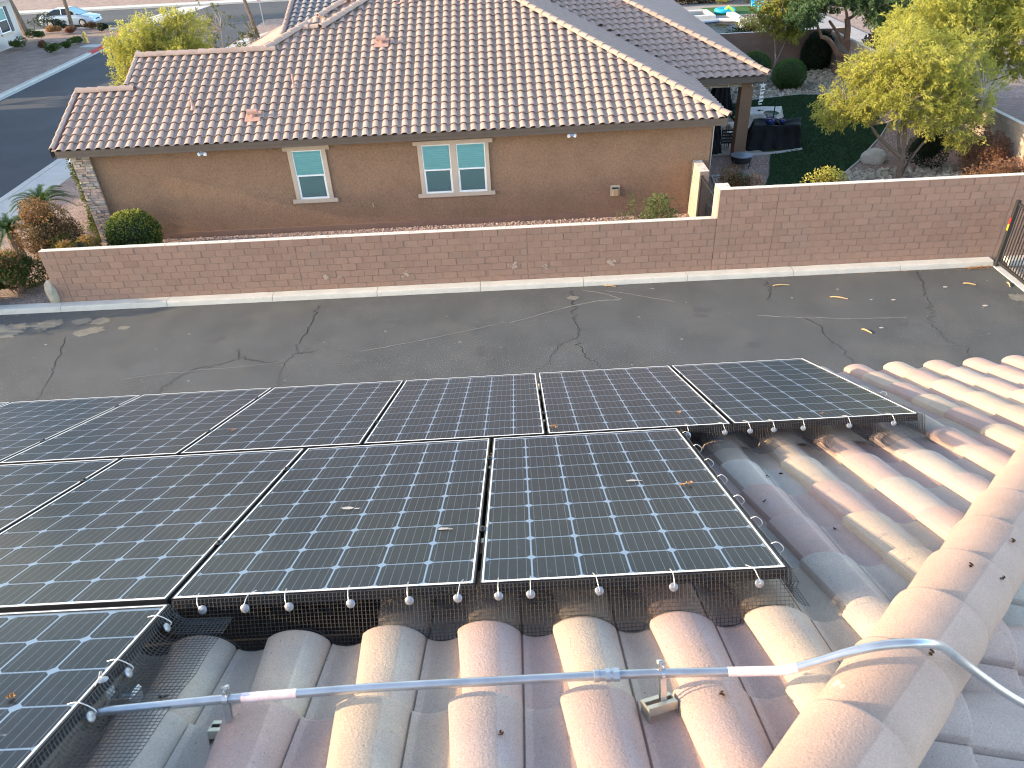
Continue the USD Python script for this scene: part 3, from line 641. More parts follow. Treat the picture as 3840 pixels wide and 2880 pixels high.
# conduit, its straps and the junction box -----------------------------
path = [RP(u, v, n) for u, v, n in [(2.60, -3.765, -.052), (2.71, -3.747, -.05), (2.986, -3.722, -.05), (3.371, -3.704, -.05), (3.965, -3.700, -.05), (4.107, -3.703, -.05), (4.40, -3.722, -.05)]]
ctl = path[-1:] + [RP(*q) for q in [(4.473, -3.741, -.03), (4.521, -3.752, 0.0), (4.581, -3.764, .03), (4.635, -3.786, .052), (4.706, -3.797, .064), (4.752, -3.795, .058)]]
ctl += [A([13.569, -18.449, 8.37]), A([13.665, -18.462, 8.293]), A([13.745, -18.49, 8.228]), A([13.83, -18.50, 8.178]), A([14.1, -18.545, 8.05]), A([14.9, -18.67, 7.71])]
from scipy.interpolate import CubicSpline
ctl = A(ctl); tt = np.r_[0, np.cumsum(np.linalg.norm(np.diff(ctl, axis=0), axis=1))]
cs = CubicSpline(tt, ctl); fine_ = cs(np.linspace(0, tt[-1], 90))
k_ = np.ones(9) / 9; pad = np.vstack([np.repeat(fine_[:1], 4, 0), fine_, np.repeat(fine_[-1:], 4, 0)])
fine_ = np.stack([np.convolve(pad[:, i], k_, 'valid') for i in range(3)], 1)
lin = [A(path[0]) + (A(path[-1]) - A(path[0])) * 0]
pp = np.vstack([A(path[:-1]), fine_])
cond = thing('conduit', 'bent galvanised steel conduit running over the tiles and the hip', 'conduit')
part('pipe', MB().tube(pp, .0118, 16), M_galv, cond, smooth=40)
def along(a, b): return A(a) + np.outer(np.linspace(0, 1, 6), A(b) - A(a))
def onpipe(u0, u1, r, n=16):
    xs = np.linspace(u0, u1, 8); pu = (A(pp) - RO) @ U
    return MB().tube(np.stack([np.interp(xs, pu[:len(path) + 20], pp[:len(path) + 20, i]) for i in range(3)], 1), r, n)
for u0, u1 in [(3.035, 3.175), (4.285, 4.455)]:
    part('sticker', onpipe(u0, u1, .0122), M_sticker, cond, smooth=40, label='faded pink printed sticker round the pipe')
xs = np.linspace(12.0, 12.0, 2)
cp = MB()
for a, b, r in [(3.945, 3.957, .0165), (3.957, 3.975, .0148), (3.975, 3.986, .0172), (3.986, 3.994, .0158), (3.994, 4.010, .0172)]:
    cp.add(*onpipe(a, b, r, 6 if r > .017 else 16).mesh())
part('coupling', cp, M_galv, cond, smooth=30)
part('sticker', MB().tube(pp[-14:-6], .0122, 16), M_sticker, cond, smooth=40)
def bracket(u, v, label, yaw):
    h = PAN + .016
    b = thing('conduit_bracket', label, 'bracket', rmat(u, v, h) if not yaw else (np.vstack([np.c_[np.vstack([U * math.cos(yaw) + V * math.sin(yaw), V * math.cos(yaw) - U * math.sin(yaw), NN]), np.zeros(3)], np.r_[RP(u, v, h), 1]])), 'brackets holding the conduit')
    ch = MB()                                           # a piece of open strut channel standing on the pan
    T = .0022
    ch.box((-.05, -.02, .048), (.03, -.0075, .048 + T)).box((-.05, .0075, .048), (.03, .02, .048 + T))
    ch.box((-.05, -.022, .028), (.03, -.02, .05)).box((-.05, .02, .028), (.03, .022, .05))
    ch.box((-.052, -.022, -.01), (-.05, .022, .05)).box((.03, -.022, -.01), (.032, .022, .05)).box((-.085, -.022, -.012), (-.05, .022, -.01))
    part('channel', ch, M_strutg, b)
    st = MB(); z0 = -.05 - h
    ring = [(0 + .0138 * math.sin(a), z0 + .0138 * math.cos(a)) for a in np.linspace(-2.6, 2.6, 17)]
    st.grid(A([[(x - .002 if False else s_ , q[0], q[1]) for s_ in (-.008, .008)] for q in ring for x in (0,)]))
    st.box((-.008, -.0075, .05), (.008, -.0055, z0 - .008)).box((-.008, .0055, .05), (.008, .0075, z0 - .008))
    st.box((-.008, -.004, z0 + .012), (.008, -.002, z0 + .034)).box((-.008, .002, z0 + .012), (.008, .004, z0 + .034))
    part('strap', st, M_galv, b)
    part('bolt', MB().tube([(0, -.014, z0 + .024), (0, .022, z0 + .024)], .0035, 8).lathe([(0, -.004), (.008, -.004), (.008, .004), (0, .004)], 6, (0, .010, z0 + .024), A([[1, 0, 0], [0, 0, 1], [0, -1, 0]])), M_galv, b)
bracket(2.995, -3.722, 'strut bracket strapping the conduit near the lower left panel', 0.0)
bracket(4.12, -3.704, 'strut bracket strapping the conduit right of the pipe coupling', 0.35)
jb = thing('junction_box', 'small grey weatherproof fitting behind the mesh beside the lower left panel', 'junction box', rmat(2.655, -3.585, -.125))
part('body', MB().cbox((-.035, -.028, -.04), (.035, .028, .03), .008), M_galv, jb, smooth=30)
part('cover', MB().cbox((-.03, -.034, -.032), (.03, -.0285, .022), .004), M_alu, jb)

# dry leaves, droppings and debris on the panels and tiles ---------------
def leaf(u, v, n, s_, label, mat=M_leafd, name='dry_leaf', cat='leaf', fr=None):
    mb = MB(); g = np.random.default_rng(int(abs(u * 1000 + v * 77)))
    for _ in range(3):
        a = g.uniform(0, 6.28); L_ = s_ * g.uniform(.5, 1); o_ = g.normal(0, s_ * .25, 2)
        G = A([[(x * L_, y * L_ * .35 * (1 - (2 * x - 1) ** 2), .3 * L_ * (x - .3) ** 2 + abs(y) * L_ * .25 + .002) for y in (-1, 0, 1)] for x in np.linspace(0, 1, 5)])
        x_, y_ = G[..., 0] * math.cos(a) - G[..., 1] * math.sin(a) + o_[0], G[..., 0] * math.sin(a) + G[..., 1] * math.cos(a) + o_[1]
        G[..., 0], G[..., 1] = x_, y_
        mb.grid(G)
    if fr is None: mb.xf(lambda q: RP(q[:, 0] + u, q[:, 1] + v, q[:, 2] + n))
    else: mb.xf(lambda q: fr(u + q[:, 0], v + q[:, 1], n + q[:, 2]))
    solo(name, mb, mat, label, cat)
for u, v, s_, lab in [(3.967, -1.492, .035, 'bright dry leaf at the near left corner of the second far panel'), (4.671, -1.322, .03, 'pair of tiny orange leaves near the right side of the second far panel'), (4.449, -2.489, .035, 'curled orange leaf on the nearest large panel'),
                      (2.08, -1.185, .035, 'orange leaf on the fourth far panel from the right'), (5.401, -1.515, .02, 'round brown leaf at the near edge of the rightmost far panel'), (2.456, -3.753, .03, 'round brown seed husk on the lower left panel')]:
    leaf(u, v, .001, s_ * .75, lab)
for u, v, s_, lab in [(3.06, -2.54, .03, 'pale dropping on the second middle-row panel'), (3.475, -2.804, .022, 'cream double spot near the right side of the second middle-row panel'), (4.245, -2.391, .025, 'pale smear on the nearest large panel')]:
    mb = MB(); blob(mb, (0, 0), s_, 0.0, int(u * 100), 14, .45); blob(mb, (s_ * 1.3, -s_ * .3), s_ * .45, 0.0, int(u * 100) + 1, 10, .5)
    solo('dropping', mb.xf(lambda q: RP(q[:, 0] + u, q[:, 1] + v, q[:, 2] + .0002)), M_drop, lab, 'dropping')
leaf(2.765, -3.60, PAN + float(tile_h(2.765, -3.60)), .02, 'brown crumb on the grey tile beside the mesh', M_debris, 'debris_bit', 'debris')
for u, v, lab in [(3.70, -3.82, 'dark crumb in the tile pan below the conduit'), (4.27, -3.72, 'dark crumb in the tile pan right of the bracket'), (5.02, -2.62, 'dark crumb in the pan nearest the hip'), (4.80, -2.42, 'dark twig bit in the shaded pan beside the large panel'),
                  (5.03, -1.95, 'brown bit in the pan below the far panel'), (4.92, -2.08, 'small dark bit in the shaded pan beyond the large panel'), (4.43, -3.30, 'orange bit in the pan beside the mesh corner')]:
    leaf(u, v, PAN + float(tile_h(u, v)), .016, lab, M_debris, 'debris_bit', 'debris')
hp = lambda s_, t_: HIP0 + HD * s_ + HS * t_ + HU * (0.041 + .118 * math.sqrt(max(0, 1 - (t_ / .14) ** 2)) + .012)
for s_, t_, lab in [(0.42, .035, 'rusty brown bit on the hip tile beside the conduit'), (0.98, .0, 'tan husk on the sunlit hip tile'), (1.05, .085, 'tan husk on the shaded side of the hip'), (1.32, .06, 'orange crumb high on the far hip tiles')]:
    c_ = hp(s_, t_); leaf(0, 0, 0, .017, lab, M_debris, 'debris_bit', 'debris', fr=lambda a, b, c: c_ + np.outer(a, HD) + np.outer(b, HS) + np.outer(c, HU))

# ------------------------------------------------------------------ block walls along the alley
BW, BH = 0.4064, 0.2032
def block_wall(name, label, x0, x1, ztop, ncourse, zbot, splits, y0=0.0, y1=0.195, cap=True, keep=300, joint=0.012, Mx=None, cat='wall', mats=None):
    """running bond of chamfered blocks, joints recessed, on the plane y = y0"""
    p = thing(name, label, cat)
    fn = (lambda q: q) if Mx is None else Mx
    part('mortar_core', MB().box((x0 + .002, y0 + .0105, zbot - .1), (x1 - .002, y1 - .010, ztop - .002)).xf(fn), M_mortar, p)
    g = np.random.default_rng(len(label)); L_ = []
    for c in range(ncourse):
        zt = ztop - c * BH; zb = max(zt - BH, zbot - .1)
        off = (0 if c % 2 == 0 else BW / 2)
        ed = [x0] + [x for x in np.arange(math.floor(x0 / BW) * BW + off, x1 + BW, BW) if x0 + .05 < x < x1 - .05] + list(splits) + [x1]
        ed = sorted(ed); e2 = [ed[0]]
        for x in ed[1:]:
            if x - e2[-1] > .06: e2.append(x)
        e2[-1] = x1
        for a, b in zip(e2[:-1], e2[1:]):
            L_.append((a, b, zb, zt))
    L_.sort(key=lambda q: -q[3] + 0.0 * q[0])
    rest = MB(); n = 0
    mid = (x0 + x1) / 2
    for a, b, zb, zt in L_:
        dy = g.normal(0, .0012); j = joint / 2
        lo, hi = (round(a, 4) + j, y0 + dy, round(zb, 4) + j * .9), (round(b, 4) - j, y1, round(zt, 4) - (j * .9 if zt < ztop - .01 else .001))
        mb = MB().cbox(lo, hi, .0035).xf(fn)
        m = M_block if g.random() < .8 else M_block2
        m = mats or m
        if n < keep: part('block', mb, m, p)
        else: rest.add(*mb.mesh())
        n += 1
    if rest.n: part('blocks', rest, M_block, p, kind='stuff')
    if cap:
        mb = MB(); x = x0
        while x < x1 - .02:                           # grouted cores along the top, a little uneven
            e = min(x + g.uniform(.30, .42), x1); mb.cbox((x + .004, y0 + .008, ztop - .006), (e - .002, y1 - .006, ztop + .004 + g.uniform(0, .003)), .002); x = e
        part('grout_cap', mb.xf(fn), M_grout, p)
    return p
LOWTOP, TALLTOP = 1.725, 2.538
low = block_wall('block_wall', 'low stretch of pink concrete block wall in front of the brown house', -0.61, 18.288, LOWTOP, 8, 0.12, [-0.2032, 6.5024, 13.0048])
tall = block_wall('block_wall', 'taller stretch of pink concrete block wall running right to the gate', 18.290, 31.0, TALLTOP, 12, 0.12, [18.695, 19.9136, 26.416])
spots = MB()
for k, (x, z, r) in enumerate([(7.2, .55, .14), (7.61, .51, .07), (9.5, .5, .13), (12.62, .58, .14), (13.52, .53, .09), (15.4, .57, .15)]):
    gg = np.random.default_rng(k)
    for q in range(14):
        m = MB(); blob(m, (0, 0), r * gg.uniform(.1, .34), 0, 50 * k + q, 9, .8)
        v, f = m.mesh(); spots.add(np.stack([v[:, 0] + x + gg.normal(0, r * .45), np.full(len(v), -.0045 - .00012 * q), v[:, 1] + z + gg.normal(0, r * .4)], 1), f[:, ::-1])
part('pale_wear_marks', spots, pm('wall_wear', (0.37, 0.285, 0.235), var=.15, scale=9, rough=.95), low, kind='stuff')

# short pier, step pilaster and side gate between the house and the wall
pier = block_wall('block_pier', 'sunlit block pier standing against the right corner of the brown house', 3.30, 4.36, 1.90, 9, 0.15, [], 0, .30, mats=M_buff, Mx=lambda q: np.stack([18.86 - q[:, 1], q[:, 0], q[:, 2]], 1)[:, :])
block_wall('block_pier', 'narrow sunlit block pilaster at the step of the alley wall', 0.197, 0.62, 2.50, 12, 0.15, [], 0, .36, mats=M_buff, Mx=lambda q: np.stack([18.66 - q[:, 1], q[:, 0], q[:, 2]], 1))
sg = thing('side_gate', 'black iron side gate between the pilaster and the pier', 'gate')
part('frame', MB().box((18.60, .66, 1.72), (18.64, 3.26, 1.76)).box((18.60, .66, .30), (18.64, 3.26, .34)).box((18.60, .64, .2), (18.64, .68, 1.78)).box((18.60, 3.24, .2), (18.64, 3.28, 1.78)), M_iron, sg)
for k in range(22):
    y = .78 + k * .113; part('picket', MB().box((18.611, y - .009, .22), (18.629, y + .009, 1.84)), M_iron, sg)

# driveway gate at the right end of the alley
dg = thing('driveway_gate', 'black iron picket gate standing across the alley at the right', 'gate')
part('post', MB().cbox((26.30, -.42, 0), (26.40, -.32, 1.98), .004), M_iron, dg)
part('rail', MB().box((26.33, -9.0, 1.86), (26.38, -.42, 1.92)), M_iron, dg)
part('rail', MB().box((26.33, -9.0, .14), (26.38, -.42, .20)), M_iron, dg)
for k in range(60):
    y = -.53 - k * .113; part('picket', MB().box((26.342, y - .011, .12), (26.366, y + .011, 1.885)), M_iron, dg)
part('track_channel', MB().box((26.28, -9, -.02), (26.46, -.36, .03)), M_conc, dg)
rf = pm('reflector_red', (0.75, 0.03, 0.02), var=.03, scale=9, rough=.35); yf = pm('reflector_yellow', (0.95, 0.55, 0.02), var=.03, scale=9, rough=.35)
part('reflector', MB().cbox((26.285, -.40, 1.30), (26.299, -.35, 1.48), .002), rf, dg, label='red reflector')
part('reflector', MB().cbox((26.285, -.40, 1.12), (26.299, -.35, 1.30), .002), yf, dg, label='yellow reflector')
pv = thing('paver_drive', 'tan paver driveway beyond the iron gate', 'driveway', kind='structure')
part('bedding', MB().box((26.46, -14, -.1), (60, -.34, -.012)), M_mortar, pv)
rest = MB()
for i in range(10):
    for j in range(40):
        x, y = 26.5 + i * .305 + (.15 if j % 2 else 0), -.5 - j * .205
        rest.cbox((x, y - .2, -.06), (x + .298, y - .006, 0.004), .004) if False else part('paver', MB().cbox((x, y - .198, -.06), (x + .298, y, 0.004), .004), M_paver, pv) if j < 14 else rest.cbox((x, y - .198, -.06), (x + .298, y, 0.004), .004)
part('pavers', rest, M_paver, pv, kind='stuff')

# ------------------------------------------------------------------ the brown house across the alley
bh = thing('brown_house', 'brown stucco house with pinkish barrel tile roof behind the block wall', 'house')
Y0, YE, XL, XR, ZE, SL = 4.40, 3.95, -1.45, 19.45, 3.33, 0.4245
ct, st_ = math.cos(math.atan(SL)), math.sin(math.atan(SL))
part('wall', MB().box((-0.66, Y0, -.1), (19.10, 12.0, 3.12)).box((8.0, 11.9, -.1), (19.2, 27.0, 3.12)), M_stucco, bh)
part('wall_foot', MB().box((-0.66, Y0 - .028, -.05), (19.125, Y0 - .001, 0.30)), pm('foot_stucco', (0.22, 0.135, 0.10), var=.12, scale=2, rough=.95, bump=.4, bscale=50), bh)
part('stucco_patch', MB().box((8.05, Y0 - .012, .86), (8.075, Y0 - .001, 1.0)), M_trim, bh)
part('fascia', MB().box((XL + .05, YE - .01, 3.10), (XR - .02, YE + .03, 3.30)).box((XL + .05, YE + .03, 3.09), (XR - .05, Y0 + .02, 3.12)), M_fascia, bh)
part('gutter_lip', MB().box((XL + .05, YE - .035, 3.22), (XR - .02, YE - .011, 3.325)), M_fascia, bh)
part('fascia', MB().box((XR - .05, YE + .03, 3.10), (XR - .01, 8.95, 3.32)), M_fascia, bh)
part('fascia', MB().box((19.52, 8.99, 3.10), (22.17, 9.03, 3.30)).box((22.13, 9.03, 3.10), (22.17, 27, 3.30)), M_fascia, bh)
part('eave_backing', MB().box((XL + .08, YE + .04, 3.121), (XR - .06, Y0 + .05, 3.36)), M_dark, bh)
# patio cover: beam, column, ceiling
part('patio_beam', MB().box((19.12, 9.45, 2.86), (21.44, 9.62, 3.1)), pm('beam_paint', (.40, .33, .26), var=.05, scale=5, rough=.8), bh)
part('patio_ceiling', MB().box((19.12, 9.05, 3.101), (22.12, 26.9, 3.14)), M_trim, bh)
part('patio_column', MB().cbox((21.42, 9.42, .1), (21.86, 9.86, 3.1), .01), M_stucco, bh)
part('patio_column', MB().cbox((20.9, 14.2, .1), (21.2, 14.5, 3.1), .01), M_stucco, bh)
def roof_face(O, eu, ncols, nrows, planes, ev=None, pick=None, mat=M_htile, p=0.305, ex=0.355, off=0.0, name='roof_tile', parent=None, limit=0, smooth=40, phase=0.0):
    """tiles on a plane: O eave point, eu along the eave, ev down the slope; returns the joined rest"""
    nn = np.cross(eu, ev); rest = MB(); v0, f0 = TILE_LO; g = np.random.default_rng(int(abs(O[0] * 7 + O[1] * 3)))
    made = 0
    for r in range(nrows):
        for c in range(ncols):
            q = g.normal(0, 1, 3)
            w = O + ((v0[:, :1] + .15 + phase + c * p + .002 * q[0]) * eu) + ((v0[:, 1:2] * (ex / EX) - r * ex + .003 * q[1]) * ev) + (v0[:, 2:] + .0015 * q[2]) * nn
            cen = w.mean(0)
            if pick is not None and not pick(cen): continue
            k = clip(w, f0, planes)
            if k is None: continue
            if made < limit: part(name, k, mat, parent, smooth=smooth); made += 1
            else: rest.add(*k)
    return rest
def hipplane(x, y, nx, ny): return (A([x, y, 0]), A([nx, ny, 0.]) / math.sqrt(2))
O_main = A([XR + .22, YE - .06, ZE - .025])
ev_m = A([0, -ct, -st_]); eu_m = A([-1.0, 0, 0])
rest = roof_face(O_main, eu_m, 69, 30, [hipplane(XR - .05, YE, -1, -1)], ev_m, parent=bh, limit=300,
                 pick=lambda c: (c[1] < 6.45 or (c[0] > .2 and c[1] < 8.12) or c[0] - c[1] > -3.6) and c[1] < 13.5 and c[0] + c[1] < 23.45)
part('roof_tiles', rest, M_htile, bh, smooth=40, kind='stuff')
def sheet(P, name, mat=None): part(name, MB().add(P, [[0, 1, 2]] if len(P) == 3 else [[0, 1, 2, 3]]), mat or M_valley, bh)
zr = lambda y, e=YE: ZE - .05 + SL * (y - e)
M_valley = pm('valley_felt', (.27, .20, .17), var=.15, scale=5, rough=.95)
PK = (9.9, 13.5, zr(13.45))
sheet([(.3, YE, zr(YE)), (XR, YE, zr(YE)), PK], 'roof_deck', M_valley)
sheet([(.3, YE, zr(YE)), PK, (.3, 23, zr(YE))], 'rear_slope', M_htile)
sheet([PK, (12.4, 16.0, zr(YE + 7.0)), (12.4, 23, zr(YE)), (.3, 23, zr(YE))], 'rear_slope', M_htile)
sheet([(XL, YE, zr(YE)), (.3, YE, zr(YE)), (.3, 6.5, zr(6.5)), (XL, 6.5, zr(6.5))], 'roof_deck')
sheet([(.15, 6.4, zr(6.4)), (6, 6.4, zr(6.4)), (6, 8.15, zr(8.15)), (.15, 8.15, zr(8.15))], 'roof_deck')
# right face, patio wing front and right faces
def side_face(X, ya, yb, nrows, planes, pick, name):
    O = A([X + .04, yb, ZE - .025])
    rest = roof_face(O, A([0, -1.0, 0]), int((yb - ya) / .305) + 1, nrows, planes, A([ct, 0, -st_]), pick=pick, parent=bh)
    part(name, rest, M_htile, bh, smooth=40, kind='stuff')
side_face(XR, 3.9, 17.0, 29, [hipplane(XR + .05, YE, 1, 1), hipplane(XR, 9.0, -1, -1)], lambda c: 23.35 < c[0] + c[1] < 28.5 and c[0] > 9.9, 'side_roof_tiles')
sheet([(XR, YE, zr(YE)), (XR, 9, zr(YE)), (12.4, 16.05, zr(YE + 7.05)), PK], 'roof_deck', M_valley)
sheet([(XR + .1, 8.9, zr(YE) + .075), (XR - .25, 8.9, zr(YE) + .19), (12.1, 16.4, zr(YE + 7.3) + .1), (12.6, 16.4, zr(YE + 7.1) + .1)], 'valley_flashing', M_valley)
O_w = A([22.4, 9.0 - .06, ZE - .025])
rest = roof_face(O_w, eu_m, 28, 26, [hipplane(XR, 9.0, 1, 1), hipplane(22.2 - .05, 9.0, -1, -1)], ev_m, pick=lambda c: 28.4 < c[0] + c[1] < 31.25 and c[1] < 18, parent=bh)
part('wing_roof_tiles', rest, M_htile, bh, smooth=40, kind='stuff')
sheet([(XR, 9, zr(9, 9)), (22.2, 9, zr(9, 9)), (13.7, 17.5, zr(17.5, 9)), (10.95, 17.5, zr(17.5, 9))], 'roof_deck')
side_face(22.2, 9.0, 27.0, 24, [hipplane(22.25, 9.0, 1, 1)], lambda c: c[0] + c[1] > 31.1 and c[0] > 14.8, 'wing_side_roof_tiles')
sheet([(22.2, 9, zr(9, 9)), (22.2, 27, zr(9, 9)), (14.2, 27, zr(17, 9)), (14.2, 17, zr(17, 9))], 'roof_deck')
sheet([(14.2, 17, zr(17, 9)), (14.2, 27, zr(17, 9)), (6.2, 27, ZE), (6.2, 17, ZE)], 'roof_deck')
# hips and ridges
HIP_LO = hip_shape(.125, .11, .42, 9)
D1 = A([1, -1, -SL]); D1 /= np.linalg.norm(D1); S1 = A([1, 1, 0]) / math.sqrt(2); H1 = np.cross(D1, S1); H1 = -H1 if H1[2] < 0 else H1
hip_line(bh, A([XR + .0, YE - .0, ZE]), D1, -S1, H1, -41, 1, .345, .065, HIP_LO, 'hip_tile', M_htile, s=1.0)
hip_line(bh, A([22.2, 9.0, ZE]), D1, -S1, H1, -38, 1, .345, .065, HIP_LO, 'hip_tile', M_htile)
D3 = A([-1, -1, -SL]); D3 /= np.linalg.norm(D3); S3 = A([1, -1, 0]) / math.sqrt(2); H3 = np.cross(D3, S3); H3 = -H3 if H3[2] < 0 else H3
L0 = A([4.55, 8.17, ZE + SL * (8.17 - YE)])
hip_line(bh, L0, D3, -S3, H3, -4, 1, .36, .07, HIP_LO, 'hip_tile', M_htile, s=1.1)
L1 = A([6.35, 9.17, ZE + SL * (9.17 - YE)])
hip_line(bh, L1, D3, -S3, H3, -9, 1, .36, .07, HIP_LO, 'hip_tile', M_htile, s=1.1)
hip_line(bh, A([5.95, 9.52, ZE + SL * (9.45 - YE) + .04]), D3, -S3, H3, -8, 0, .36, .07, HIP_LO, 'hip_tile', M_htile, s=1.0)
hip_line(bh, A([6.25, 9.22, ZE + SL * (9.2 - YE)]), A([1.0, 0, 0]), A([0, 1.0, 0]), A([0, 0, 1.0]), -1, 1, .36, .06, HIP_LO, 'hip_tile', M_htile)
a1, a2, b1, b2 = A([5.8, 9.42, 5.69]), A([6.25, 9.22, 5.66]), A([8.6, 11.55, 6.60]), A([8.0, 11.70, 6.58])
part('stucco_cricket', MB().add([a1, a2, b1, b2], [[0, 1, 2, 3]]).add(A([a1, a2, b1, b2]) - [0, 0, .3], [[3, 2, 1, 0]]), M_hip, bh)
EXX, EYY, EZZ = A([1.0, 0, 0]), A([0, 1.0, 0]), A([0, 0, 1.0])
hip_line(bh, A([XL + .02, 6.52, ZE + SL * (6.52 - YE)]), -EXX, EYY, EZZ, -4, 1, .36, .05, HIP_LO, 'ridge_tile', M_htile, s=1.1)
hip_line(bh, A([.12, 8.17, ZE + SL * (8.17 - YE)]), -EXX, EYY, EZZ, -12, 1, .36, .05, HIP_LO, 'ridge_tile', M_htile, s=1.1)
part('rear_slope', MB().add([(XL, 6.52, zr(6.52)), (.4, 6.52, zr(6.52)), (.4, 8.6, zr(6.52) - .9), (XL, 8.6, zr(6.52) - .9)], [[0, 1, 2, 3]]).add([(.15, 8.17, zr(8.17)), (4.6, 8.17, zr(8.17)), (5.5, 10.5, zr(8.17) - 1.0), (.15, 10.5, zr(8.17) - 1.0)], [[0, 1, 2, 3]]), M_htile, bh)
part('gable_wall', MB().add([(-.62, Y0, 3.1), (-.62, 8.6, 3.1), (-.62, 6.5, 4.3)], [[0, 2, 1]]), M_stucco, bh)
def rake(x, y0, y1):
    D = A([0, -ct, -st_]); nn_ = A([0, -st_, ct]); n = int((y1 - y0) / ct / .36)
    hip_line(bh, A([x, y0, ZE + SL * (y0 - YE)]), D, A([1.0, 0, 0]), nn_, -n, 1, .355, .015, hip_shape(.085, .085, .42, 8), 'rake_tile', M_htile)
rake(XL - .02, YE + .02, 6.45); rake(.12, 6.75, 8.1)
part('rake_flashing', MB().box((XL + .08, YE, 0), (XL + .10, 1, .001)).xf(lambda q: np.stack([q[:, 0], YE + (q[:, 1] - YE) / (1 - YE) * 2.55, ZE + .03 + SL * (q[:, 1] - YE) / (1 - YE) * 2.55 + q[:, 2] * 40], 1)), M_red if False else pm('flashing_red', (.22, .10, .08), var=.1, scale=9, rough=.7), bh)
part('barge_board', MB().add([(XL - .09, YE - .02, 3.10), (XL - .09, 6.5, 3.10 + SL * 2.55), (XL - .09, 6.5, 3.36 + SL * 2.55), (XL - .09, YE - .02, 3.36)], [[0, 1, 2, 3]]).add([(XL - .05, YE - .02, 3.10), (XL - .05, 6.5, 3.10 + SL * 2.55), (XL - .05, 6.5, 3.36 + SL * 2.55), (XL - .05, YE - .02, 3.36)], [[3, 2, 1, 0]]), M_fascia, bh)
# vents and pipes through the roof
mz = lambda x, y: A([x, y, ZE + SL * (y - YE)])
def roof_vent(x, y):
    o = mz(x, y); mb = MB()
    mb.box((-.24, -.26, .03), (.24, .22, .05)).lathe([(.075, .0), (.075, .16), (.07, .16)], 14).tube([(-.16, .03, .17), (.16, .03, .17)], .085, 14)
    R_ = A([[1, 0, 0], [0, ct, -st_], [0, st_, ct]])
    part('vent', MB().add(mb.mesh()[0] @ R_.T + o + [0, 0, .05], mb.mesh()[1]), M_pinkvent, bh, smooth=35)
roof_vent(4.63, 4.95); roof_vent(8.5, 8.2)
for x, y in [(2.62, 5.45), (5.75, 6.25)]:
    o = mz(x, y); part('vent_pipe', MB().lathe([(.11, .03), (.05, .14), (.032, .15), (.032, .46), (.026, .46)], 12, o), M_pinkvent, bh, smooth=35)
part('vent_pipe', MB().tube([(7.3, 10.5, 6.1), (7.3, 10.5, 6.55)], .035, 10), M_pinkvent, bh, smooth=35)
for x, y in [(9.12, 10.42), (9.43, 10.42), (11.3, 10.42), (11.61, 10.42)]:
    o = mz(x, y - .1); part('vent_tile', MB().add(*(lambda v, f: (o + (v[:, :1] * .98) * eu_m + v[:, 1:2] * ev_m + (v[:, 2:] + .012) * np.cross(eu_m, ev_m), f))(*TILE_LO)), M_pinkvent, bh, smooth=40)
for x, y in [(17.35, 13.32), (17.66, 13.32), (19.55, 11.05), (19.86, 11.05)]:
    o = A([x, y, ZE + SL * (y - 9)]); part('vent_tile', MB().add(*(lambda v, f: (o + (v[:, :1] * .98) * eu_m + v[:, 1:2] * ev_m + (v[:, 2:] + .012) * np.cross(eu_m, ev_m), f))(*TILE_LO)), M_pinkvent, bh, smooth=40)
